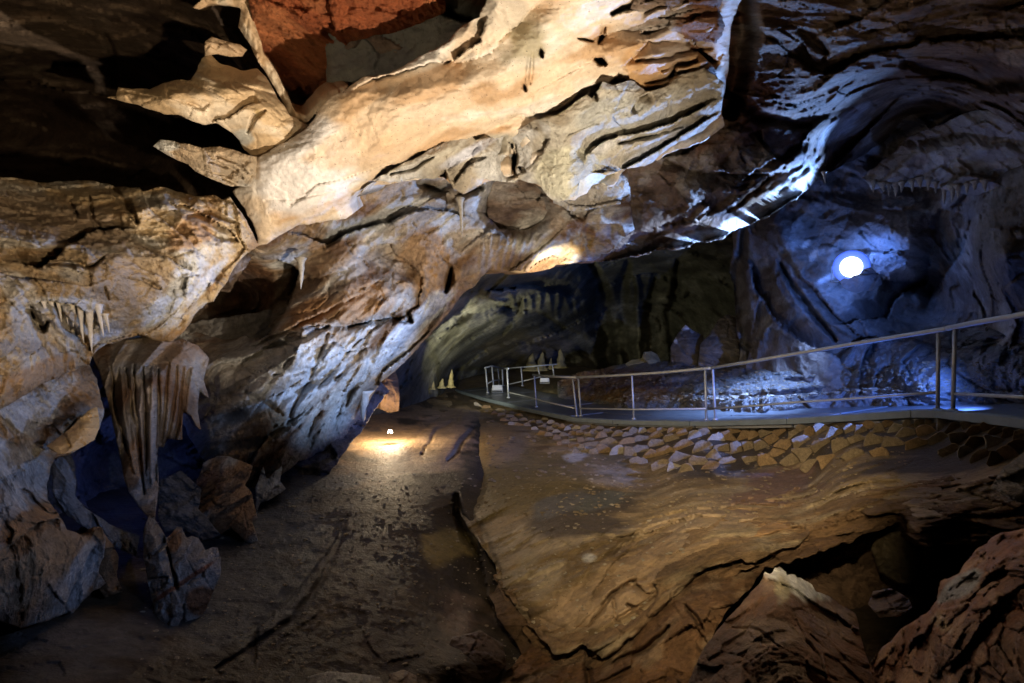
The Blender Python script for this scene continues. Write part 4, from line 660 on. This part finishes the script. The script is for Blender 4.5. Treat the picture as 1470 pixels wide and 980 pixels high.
# rounded dark boulders before the rear wall
for k, (pl, dd, lab, pt) in enumerate([
   ([(962, 530), (963, 498), (972, 480), (984, 466), (994, 474), (1008, 480), (1014, 500), (1012, 530)], 19.5, 'dark pointed boulder with bright white tip behind the railing', [(984, 470, 8, 6, 0, (.8, .8, .78)), (968, 486, 4, 8, 30, (.8, .8, .78)), (994, 474, 4, 6, 0, (.75, .75, .74))]),  # white spots painted for the lit tips
   ([(1000, 532), (1004, 496), (1020, 480), (1030, 460), (1042, 451), (1056, 453), (1064, 468), (1080, 490), (1084, 532)], 18.5, 'tall rounded dark boulder in front of the rear wall', []),
   ([(1070, 530), (1076, 500), (1096, 484), (1130, 480), (1160, 490), (1180, 505), (1190, 530)], 16.0, 'low wide dim boulder at the foot of the rear wall', []),
   ([(894, 524), (908, 516), (921, 514), (924, 506), (934, 503), (944, 508), (948, 518), (940, 526), (900, 530)], 20.5, 'small yellowish lump of rock on the gravel bank crest', [])]):
    cx = sum(p[0] for p in pl)/len(pl); cy = sum(p[1] for p in pl)/len(pl)
    o = relief('boulder', pl, [(pl[0][0], cy, dd+.2), (cx, cy-15, dd+.1), (cx, cy+15, dd-.2), (cx+30, cy, dd)], 'lime', s=1.3, jag=1.2, roll=.7 if k < 3 else .3, seed=201+k, dref=dd, fac=.6, low=1.2, pal=((.28, .25, .21), (.2, .17, .14)) if k < 3 else ((.42, .38, .22), (.36, .3, .18)), pats=pt, thick=.8)
    tag(o, lab, 'boulder')
# ------------------------------------------------------------------ chamber floor
o = relief('chamber_floor', [(540, 575), (600, 560), (640, 552), (690, 536), (740, 527), (800, 525), (860, 530), (930, 520), (980, 528), (1010, 560), (900, 600), (700, 610), (560, 600)],
  [(640, 556, 25), (700, 543, 28), (760, 529, 31), (840, 529, 29), (780, 545, 26), (830, 560, 23.5), (950, 522, 26), (700, 590, 22.6), (560, 585, 20), (620, 562, 23), (960, 560, 22)],
  'mud', s=2, jag=2, roll=.2, seed=221, dref=24, grain=(1, 0), an=.7, low=.3, rid=.2, fac=.2, pal=((.24, .19, .11), (.16, .12, .07)), pats=[(890, 525, 60, 12, 0, (.34, .30, .16)), (790, 560, 50, 10, 0, (.24, .20, .12))], thick=.8)
tag(o, kind='structure')
DG = bpy.context.evaluated_depsgraph_get()
from mathutils.bvhtree import BVHTree
def bvh(*names): 
    DG.update()
    return [BVHTree.FromObject(bpy.data.objects[n], DG) for n in names]
def hit(trees, px, py, far=60):
    r = Vector(((px-CX)/F, 1, -(py-CY)/F)); best = None
    for t in trees:
        h = t.ray_cast(Vector((0, 0, 0)), r.normalized(), far)
        if h[0] is not None and (best is None or h[0].y < best.y): best = h[0]
    return best
bank, grav, floor_t = bvh('mud_bank', 'gravel_bank', 'cave_floor')

# ------------------------------------------------------------------ mesh collector for made things
class MB:
    def __init__(s): s.v = []; s.f = []
    def add(s, V, Fs):
        o = len(s.v); s.v += [tuple(map(float, q)) for q in V]; s.f += [tuple(i+o for i in q) for q in Fs]; return s
    def box(s, c, sx, sy, sz, R=None, bev=.12):
        b = bev*min(sx, sy, sz); V = []; h = np.array([sx, sy, sz])/2
        for z in (-1, 1):
            for (ax, ay) in ((-1, -1), (1, -1), (1, 1), (-1, 1)):
                V.append((ax*(h[0]-b), ay*(h[1]-b), z*h[2]));
            for (ax, ay) in ((-1, -1), (1, -1), (1, 1), (-1, 1)):
                V.append((ax*h[0], ay*h[1], z*(h[2]-b)))
        V = np.array(V)
        if R is not None: V = V@np.array(R.to_3x3()).T
        V = V+np.array(c); Fs = [(3, 2, 1, 0), (8, 9, 10, 11)]
        for i in range(4):
            j = (i+1) % 4; Fs += [(i, j, 4+j, 4+i), (4+i, 4+j, 12+j, 12+i), (12+i, 12+j, 8+j, 8+i)]
        return s.add(V, Fs)
    def tube(s, pts, r, n=8, rs=None):
        pts = [Vector(p) for p in pts]; k = len(pts); V = []; Fs = []; ref = Vector((.13, .2, 1)).normalized()
        for i, p in enumerate(pts):
            t = (pts[min(i+1, k-1)]-pts[max(i-1, 0)]).normalized(); rf = ref if abs(t.dot(ref)) < .93 else Vector((1, .1, 0)).normalized()
            u = t.cross(rf).normalized(); v = t.cross(u); rr = rs[i] if rs else r
            for a in range(n): V.append(p+u*rr*math.cos(2*math.pi*a/n)+v*rr*math.sin(2*math.pi*a/n))
        for i in range(k-1):
            for a in range(n): Fs.append((i*n+a, i*n+(a+1) % n, (i+1)*n+(a+1) % n, (i+1)*n+a))
        Fs += [tuple(range(n))[::-1], tuple((k-1)*n+a for a in range(n))]
        return s.add(V, Fs)
    def build(s, name, mat, parent=None, smooth=False):
        m = bpy.data.meshes.new(name); m.from_pydata(s.v, [], s.f); m.materials.append(mat)
        for p in m.polygons: p.use_smooth = smooth and len(p.vertices) <= 4
        m.update(); return link(name, m, parent)
def empty(name, loc=(0, 0, 0)):
    o = bpy.data.objects.new(name, None); COL.objects.link(o); o.location = loc; o.empty_display_size = .1; return o
def keep(ch, root):      # part vertices are written in world space
    ch.parent = root; ch.matrix_parent_inverse = Matrix.Translation(-Vector(root.location)); return ch

# ------------------------------------------------------------------ walkway
NE = [(560, 552, 30), (610, 553, 28.5), (640, 555, 27), (665, 562, 24.3), (700, 572, 21.7), (735, 580, 19.6), (770, 588, 18), (828, 600, 15.3), (910, 604, 13.4), (1020, 605, 11.6), (1150, 601, 9.7), (1250, 595, 8.5), (1345, 589, 7.4), (1470, 601, 5.8), (1620, 625, 4.8), (1800, 660, 4)]
NEP = np.array([P(*q) for q in NE]); NEX = np.array([q[0] for q in NE], float); NED = 1/np.array([q[2] for q in NE])
def edge_d(px): return 1/np.interp(px, NEX, NED)
seg = np.r_[0, np.cumsum(np.linalg.norm(np.diff(NEP, axis=0), axis=1))]
def along(t):
    p = np.array([np.interp(t, seg, NEP[:, i]) for i in range(3)]); q = np.array([np.interp(t+.8, seg, NEP[:, i]) for i in range(3)])-np.array([np.interp(t-.8, seg, NEP[:, i]) for i in range(3)])
    q[2] = 0; q /= np.linalg.norm(q); n = np.array([-q[1], q[0], 0])
    return p, q, n
walk = tag(empty('walkway'), kind='structure')
t = 0; TOT = seg[-1]; ki = 0
while t < TOT-.5:
    L_ = 2.35; t1 = min(TOT, t+L_)
    for row in range(2):
        a0, a1 = (0.02, 1.22) if row == 0 else (1.26, 2.55); V = []; K_ = 5; dz = random.uniform(-.012, .012)
        for i in range(K_):
            tt = t+.02+(t1-t-.05)*i/(K_-1); p, q, n = along(tt)
            for a in (a0, a1): V.append(p+n*a+np.array([0, 0, .055*a-.03+dz]))
        n0 = len(V); V += [v-np.array([0, 0, .12]) for v in V]; Fs = []
        for i in range(K_-1):
            a = 2*i; Fs += [(a, a+2, a+3, a+1), (n0+a+1, n0+a+3, n0+a+2, n0+a), (a, n0+a, n0+a+2, a+2), (a+1, a+3, n0+a+3, n0+a+1)]
        Fs += [(0, 1, n0+1, n0), (2*K_-2, n0+2*K_-2, n0+2*K_-1, 2*K_-1)]
        MB().add(V, Fs).build('slab', M['deck'], walk)
    # kerb
    V = []; K_ = 6
    for i in range(K_):
        p, q, n = along(t+.01+(t1-t-.02)*i/(K_-1))
        for (a, z) in ((-.14, .01), (-.11, .03), (-.02, .03), (.012, .01), (.012, -.10), (-.14, -.08)): V.append(p+n*a+np.array([0, 0, z]))
    Fs = []
    for i in range(K_-1):
        for a in range(6): Fs.append((i*6+a, i*6+(a+1) % 6, (i+1)*6+(a+1) % 6, (i+1)*6+a))
    Fs += [tuple(range(6))[::-1], tuple((K_-1)*6+a for a in range(6))]
    MB().add(V, Fs).build('kerb', M['kerb'], walk)
    t = t1

# ------------------------------------------------------------------ dry stone retaining wall
top_l = [(676, 572), (700, 580), (735, 590), (770, 597), (828, 609), (910, 612), (1020, 612), (1150, 608), (1250, 602), (1345, 597), (1470, 610), (1560, 622)]
bot_l = [(676, 584), (700, 596), (735, 608), (770, 620), (828, 652), (860, 656), (910, 672), (930, 688), (960, 686), (1040, 672), (1100, 680), (1160, 684), (1230, 668), (1300, 648), (1400, 672), (1560, 700)]
def ln(l, x): return np.interp(x, [q[0] for q in l], [q[1] for q in l])
rw = empty('retaining_wall', tuple(P(1000, 660, 10)))
tag(rw, 'rough dry stone wall of brown blocks below the walkway kerb', 'stone wall')
sites = []; rng = random.Random(5)
def dens(x, y): return 7.5 if x < 850 else (10.5+(x-850)*.017 if x < 1250 else 15.5)*(.75 if y < ln(top_l, x)+14 else 1.25)
tries = 0
while tries < 16000:
    tries += 1; x = rng.uniform(672, 1560); y = rng.uniform(ln(top_l, x)-4, ln(bot_l, x)+6); r = dens(x, y)
    if all(((x-a)/1.35)**2+(y-b_)**2 > r*r*.80*(.55+.9*rng.random()) for a, b_ in sites): sites.append((x, y))
S_ = np.array(sites)
def cell(i):
    c = S_[i]; R = 60; poly = [c+np.array(v)*R for v in ((-1.3, -1), (1.3, -1), (1.3, 1), (-1.3, 1))]
    dx = (S_-c)/np.array([1.35, 1]); od = np.argsort((dx**2).sum(1))[1:18]
    for j in od:
        m = (S_[j]+c)/2; nrm = (S_[j]-c)/np.array([1.35**2, 1]); out = []
        for k in range(len(poly)):
            a, b_ = poly[k], poly[(k+1) % len(poly)]; da, db = (a-m)@nrm, (b_-m)@nrm
            if da <= 0: out.append(a)
            if da*db < 0: out.append(a+(b_-a)*da/(da-db))
        poly = out
        if len(poly) < 3: return None
    return poly
ns = 0
for i in range(len(S_)):
    x, y = S_[i]
    if not (ln(top_l, x)+1 < y < ln(bot_l, x)): continue
    pl = cell(i)
    if pl is None: continue
    c = np.mean(pl, axis=0); pl = [p for k, p in enumerate(pl) if np.hypot(*(p-pl[k-1])) > 2.0]
    if len(pl) < 4: continue
    tl = ln(top_l, x)+.5
    pl = [np.array([p[0], max(p[1], tl)]) for p in pl]
    big = max(np.hypot(*(p-c)) for p in pl)
    if big > 46 or max(p[1] for p in pl) > ln(bot_l, x)+11: continue
    h0 = hit([bank], c[0], c[1])
    if h0 is None: continue
    d = h0.y; px2m = d/F; pr = big*px2m*rng.uniform(.15, .38); sh = rng.uniform(1.0, 1.08); tx, ty = rng.uniform(-.5, .5), rng.uniform(-.5, .5)
    V = []; k = len(pl); n_ = k*2
    ring = []
    for q in range(k):       # cut corners for a broken outline
        a, b_ = pl[q], pl[(q+1) % k]; ring += [a*.93+b_*.07, a*.5+b_*.5+np.array([rng.uniform(-1, 1), rng.uniform(-1, 1)])*.09*big]
    for sc, off in ((sh, .30*big*px2m+.06), (sh, -pr*.65-.07), (sh*.91, -pr-.07)):
        for p in ring:
            v = c+(p-c)*sc+np.array([rng.uniform(-1, 1), rng.uniform(-1, 1)])*(.03*big if off < 0 else 0)
            V.append(P(v[0], v[1], d+off+(tx*(v[0]-c[0])+ty*(v[1]-c[1]))*px2m*.6*(off < 0)+(rng.uniform(-.1, .1)*pr if off < 0 else 0)))
    V.append(P(c[0], c[1], d-pr*1.02-.07)); Fs = []
    for lv in range(2):
        for q in range(n_): Fs.append((lv*n_+q, (lv+1)*n_+q, (lv+1)*n_+(q+1) % n_, lv*n_+(q+1) % n_))
    Fs += [(2*n_+q, 3*n_, 2*n_+(q+1) % n_) for q in range(n_)]
    keep(MB().add(V, Fs).build('stone', rng.choice([M['stone'], M['stone'], M['stone_b'], M['stone'], M['stone_b'], M['stone_c']]), None, smooth=rng.random() < .12), rw); ns += 1
print('wall stones', ns)

# ------------------------------------------------------------------ handrails
def rail_section(label, posts, rails, group='galvanised handrail sections along the walkway kerb', r=.024):
    b0 = posts[0]; d0 = b0[4]; root = empty('handrail', tuple(P(b0[2], b0[3], d0)))
    tag(root, label, 'handrail', group)
    for (xt, yt, xb, yb, d) in posts:
        top, bot = P(xt, yt, d), P(xb, yb, d)
        keep(MB().tube([bot-(top-bot)*.03, top], r, 10).build('post', M['rail'], None, True), root)
        pl = MB().tube([bot-np.array([0, 0, .03]), bot+np.array([0, 0, .012])], r*2.1, 10).build('foot_plate', M['rail'], None, True); keep(pl, root)
    for nm, pts, rr in rails:
        keep(MB().tube([P(*q) for q in pts], rr, 10).build(nm, M['rail'], None, True), root)
def pd(x): return float(edge_d(x))
rail_section('long near handrail running from the middle twin posts to the twin posts at the right',
  [(1023, 530, 1027, 601, pd(1024)), (1347, 477, 1346, 587, pd(1346))],
  [('top_rail', [(1021, 528, pd(1021)), (1080, 518.5, pd(1080)), (1140, 508, pd(1140)), (1240, 491, pd(1240)), (1350, 473, pd(1350)), (1360, 471, pd(1360))], .03),
   ('lower_rail', [(1026, 586, pd(1026)), (1080, 582.5, pd(1080)), (1140, 577.5, pd(1140)), (1240, 571, pd(1240)), (1346, 563, pd(1346))], .020)])
rail_section('handrail rising out of the picture at the right edge',
  [(1371, 470, 1368, 588, pd(1369)), (1640, 400, 1640, 632, pd(1640))],
  [('top_rail', [(1360, 471, pd(1361)), (1400, 463, pd(1395)), (1470, 451, pd(1470)), (1560, 425, pd(1560)), (1640, 398, pd(1640))], .031),
   ('lower_rail', [(1371, 565, pd(1370)), (1470, 570, pd(1470)), (1640, 585, pd(1640))], .022)])
rail_section('middle handrail with a single upright centred between two pairs of posts',
  [(830, 543, 834, 596, pd(832)), (907, 539, 910, 600, pd(909)), (1012, 531, 1014, 602, pd(1013))],
  [('top_rail', [(828, 541.5, pd(828)), (880, 539, pd(880)), (945, 535, pd(945)), (1010, 529, pd(1010)), (1021, 528, pd(1021))], .032),
   ('lower_rail', [(832, 586, pd(832)), (910, 587.5, pd(910)), (1014, 586.5, pd(1014))], .021)])
rail_section('short handrail descending from the first slim upright to the left of the middle posts',
  [(767, 539, 770, 583, pd(769)), (822, 544, 828, 596, pd(825))],
  [('top_rail', [(765, 538, pd(766)), (795, 540.5, pd(795)), (828, 541.5, pd(828))], .034), ('lower_rail', [(730, 563, 20.0), (757, 569, pd(757)+.2), (790, 578, pd(790)), (824, 585.5, pd(824))], .024)])
rail_section('small white cage of rails at the far end of the walkway',
  [(697, 528, 700, 563, 23.6), (706, 525, 709, 560, 24.4), (715, 529, 717, 552, 26), (721, 530, 722, 553, 25.6), (728, 530, 730, 570, 21.0)],
  [('top_rail', [(696, 528, 23.6), (706, 525, 24.4), (722, 528.5, 25.8)], .034), ('top_rail', [(722, 528.5, 25.8), (730, 529, 21.4)], .03), ('lower_rail', [(699, 551, 23.6), (708, 546, 24.4), (720, 545, 25.8)], .028)], r=.034)
rail_section('pale handrail on the far side of the walkway in front of the yellow stalagmites',
  [(748, 527, 750, 553, 24.6), (772, 525, 775, 540, 24.6), (793, 523, 795, 538, 24.6)],
  [('top_rail', [(722, 528.5, 25.8), (748, 527, 24.9), (772, 525, 24.7), (800, 522.5, 24.6)], .032), ('lower_rail', [(728, 552, 25), (750, 547, 24.8), (775, 541, 24.7)], .026)], r=.03)

# ------------------------------------------------------------------ dripstone
def spike(name, x0, y0, x1, y1, wpx, d, mat, label, cat, group=None, up=False, n=9, rings=9, seed=0):
    """tapering calcite cone from its root (x0,y0) to its tip (x1,y1)"""
    rs = random.Random(seed); a, b_ = P(x0, y0, d), P(x1, y1, d); L_ = np.linalg.norm(b_-a); r0 = wpx/2*d/F; mb = MB(); V = []; Fs = []
    ph = [rs.uniform(0, 6.28) for _ in range(4)]
    for i in range(rings+1):
        t_ = i/rings; c = a+(b_-a)*t_+np.array([math.sin(t_*5+ph[0]), math.sin(t_*4+ph[1]), 0])*r0*.16*t_
        rr = r0*((1-t_)**(.75 if not up else .6)*1.0+.05)*(1+.13*math.sin(t_*17+ph[2]))+(.7*r0*max(0, .16-t_)/.16)
        for q in range(n):
            an_ = 2*math.pi*q/n; k = rr*(1+.12*math.sin(3*an_+ph[3]+t_*2)); V.append(c+np.array([math.cos(an_)*k, math.sin(an_)*k, 0]))
    for i in range(rings):
        for q in range(n): Fs.append((i*n+q, i*n+(q+1) % n, (i+1)*n+(q+1) % n, (i+1)*n+q))
    Fs += [tuple(range(n))[::-1], tuple(rings*n+q for q in range(n))]
    org = a; mb.add([v-org for v in V], Fs); o = mb.build(name, M[mat], None, True); o.location = org
    return tag(o, label, cat, group)
LC = [(84, 438, 88, 463, 6, 'first short white stalactite from the left in the left cluster under the ochre ledge'), (93, 438, 98, 466, 6, 'second short white stalactite in the left cluster, close beside the leftmost'), (103, 439, 106, 469, 7, 'third short white stalactite just left of the two longest in the cluster'),
      (114, 440, 120, 493, 8, 'slender long white stalactite, left one of the two longest in the cluster'), (127, 440, 133, 507, 10, 'longest thick white stalactite of the left cluster'), (140, 444, 148, 483, 8, 'white stalactite immediately right of the longest one'), (151, 458, 157, 478, 6, 'stubby rightmost stalactite of the left cluster')]
for k, q in enumerate(LC): spike('stalactite', q[0], q[1]-8, q[2], q[3], q[4], 4.62+.03*k, 'calcite', q[5], 'stalactite', 'white stalactites under the left ledge', seed=k)
for k, q in enumerate([(62, 436, 66, 452, 6, 4.42, 'tiny white stalactite tooth left of the white stalactite cluster'), (73, 436, 78, 456, 6, 4.5, 'tiny white stalactite tooth touching the left end of the cluster')]):
    spike('stalactite', q[0], q[1]-6, q[2], q[3], q[4], q[5], 'calcite', q[6], 'stalactite', 'white stalactites under the left ledge', seed=20+k)
spike('stalactite', 432, 370, 433, 415, 10, 8.3, 'stone_c', 'single pale stalactite hanging alone in the dark brown hollow', 'stalactite', seed=31)
spike('stalactite', 660, 284, 664, 340, 8, 8.8, 'stone_c', 'single stout stalactite hanging below the middle of the pale slab', 'stalactite', seed=32)
rf = random.Random(9); kf = 0; x = 1254
shelf = bvh('rock_shelf')
while x < 1432:
    yb = 266+4*math.sin(x*.07)+(x > 1340)*3; l = rf.uniform(7, 15)+(10 if 1350 < x < 1372 else 0)
    h = hit(shelf, x, yb-7)
    d = (h.y-.02) if h else 10.3
    spike('stalactite', x, yb-7, x+rf.uniform(-1, 2), yb+l, rf.uniform(6, 10), d, 'stone_c', 'small pale stalactite in the fringe under the right hand rock shelf', 'stalactite', 'stalactite fringe under the right hand shelf', seed=100+kf, n=7, rings=5)
    kf += 1; x += rf.uniform(8, 14)
for k, q in enumerate([(1183, 246, 1184, 263, 5, 8.9, 'tiny icy stalactite at the lowest corner of the blue lit ceiling lip'), (524, 560, 521, 606, 16, 10.5, 'thick cream dripstone fang at the foot of the overhang beside the lit sand')]):
    spike('stalactite', *q[:6], 'calcite', q[6], 'stalactite', seed=50+k)
for k, q in enumerate([(763, 532, 764, 507, 17, 28.5, 'left peak of the pair of yellow stalagmites behind the railing'), (777, 532, 778, 505, 14, 28.4, 'right peak of the pair of yellow stalagmites behind the railing'), (804, 528, 805, 501, 14, 28, 'lone yellow stalagmite standing right of the pair'), (790, 530, 791, 513, 6, 28.6, 'thin short stalagmite between the pair and the lone yellow one'),
      (647, 556, 648, 530, 9, 21.5, 'tallest of three small yellow stalagmites left of the walkway end'), (634, 557, 635, 543, 9, 21.5, 'middle stubby one of three small yellow stalagmites'), (621, 559, 622, 540, 6, 21.5, 'leftmost thin one of three small yellow stalagmites')]):
    spike('stalagmite', *q[:6], 'yellow', q[6], 'stalagmite', up=True, seed=60+k)

# ------------------------------------------------------------------ floodlights
def floodlight(pos, aim, w_, h_, dp, body, lens, label, group=None, rnd=False):
    root = empty('floodlight', tuple(pos)); tag(root, label, 'floodlight', group)
    R = (Vector(aim)-Vector(pos)).to_track_quat('-Z', 'Y').to_matrix()
    off = lambda x, y, z: np.array(Vector(pos)+R@Vector((x, y, z)))
    if rnd:
        keep(MB().tube([off(0, 0, 0), off(0, 0, dp*.4), off(0, 0, dp)], .1, 24, [h_*.5, h_*.5, h_*.3]).build('housing', body, None, True), root)
        keep(MB().tube([off(0, 0, -.012), off(0, 0, -.002)], .1, 28, [h_*.46, h_*.49]).build('reflector', M['blue_reflector'], None, True), root)  # glowing ring added to soften the lamp's edge
        keep(MB().tube([off(0, 0, -.07), off(0, 0, -.05), off(0, 0, -.014)], .1, 24, [h_*.16, h_*.25, h_*.3]).build('lens', lens, None, True), root)
    else:
        keep(MB().box(off(0, 0, dp*.5), w_, h_, dp, R).build('housing', body), root)
        keep(MB().box(off(0, 0, -.012), w_*.86, h_*.82, .02, R).build('lens', lens), root)
    m = MB()
    if rnd: h_ = h_*.5
    for s in (-1, 1): m.box(off(s*(w_*.5+.012), -h_*.35, dp*.5), .012, h_*.9, dp*.3, R)
    m.box(off(0, -h_*.82, dp*.5), w_+.036, .014, dp*.3, R); keep(m.build('bracket', M['rail']), root)
lp = P(1220, 384, 12.0)
floodlight(P(1222, 383, 12.22), P(1060, 420, 5), .74, .72, .14, M['housing'], M['white_lens'], 'glaring blue white floodlight shining from the rear wall on the right', rnd=True)
floodlight(P(782, 545, 23.2), P(760, 380, 13), .36, .17, .12, M['housing'], M['housing'], 'white floodlight on the far kerb between the far railing and the middle posts')
floodlight(P(714, 556, 23.6), P(740, 400, 14), .42, .22, .16, M['housing'], M['housing'], 'white floodlight inside the small cage of rails')
floodlight(P(560, 619, 12.7), P(560, 500, 12.6), .09, .06, .05, M['black'], M['warm_lens'], 'small glowing floodlight lying on the bright sand beside the overhang foot')  # fixture added below the sand light; its lens glows as the hot spot

# ------------------------------------------------------------------ loose stones and gravel
def scatter(name, trees, fn, n, size, mat, seed, flat=.6):
    r = random.Random(seed); mb = MB(); k = 0
    while k < n:
        k += 1; px, py = fn(r); h = hit(trees, px, py)
        if h is None: continue
        s_ = r.uniform(*size)*h.y/F*(.5+r.random()**3); c = np.array(h)+np.array([0, 0, s_*.2]); a = r.uniform(0, 6.28)
        V = []
        for (z, q, m_) in ((-.6, 0, .6), (0, .5, 1), (.55, 1, .6)):
            for i in range(5):
                an_ = a+q+i*1.2566; rr = s_*m_*r.uniform(.75, 1.15); V.append(c+np.array([math.cos(an_)*rr*1.3, math.sin(an_)*rr, z*s_*flat*r.uniform(.7, 1.2)]))
        Fs = [tuple(range(5))[::-1], tuple(range(10, 15))]
        for lv in range(2):
            for i in range(5): Fs.append((lv*5+i, lv*5+(i+1) % 5, lv*5+5+(i+1) % 5, lv*5+5+i))
        mb.add(V, Fs)
    return mb.build(name, M[mat])
o = scatter('gravel', [grav], lambda r: (lambda x: (x, np.interp(x, [840, 1000, 1200, 1340, 1470], [548, 545, 535, 530, 530])+r.uniform(-12, 34)))(r.uniform(840, 1470)), 1500, (1.0, 2.6), 'stone', 3); tag(o, 'loose grey gravel over the bank behind the walkway', 'gravel', kind='stuff')
o = scatter('rubble', [grav], lambda r: (lambda x: (x, np.interp(x, [860, 1000, 1100, 1200, 1340], [573, 573, 570, 564, 556])+r.gauss(0, 2.5)))(r.uniform(870, 1330)), 170, (2.2, 5.0), 'stone_c', 4); tag(o, 'pale rubble lining the far side of the walkway', 'rubble', kind='stuff')
o = scatter('pebbles', [floor_t, bank], lambda r: (r.uniform(200, 1000), r.uniform(680, 975)), 1500, (1.0, 3.0), 'stone_c', 5); tag(o, 'tiny pale pebbles strewn over the dark mud', 'pebbles', kind='stuff')
o = scatter('crumbs', [bank], lambda r: (r.uniform(680, 1300), r.uniform(590, 740)), 1200, (1.2, 3.6), 'stone', 6); tag(o, 'crumbled stone below the dry stone wall', 'rubble', kind='stuff')
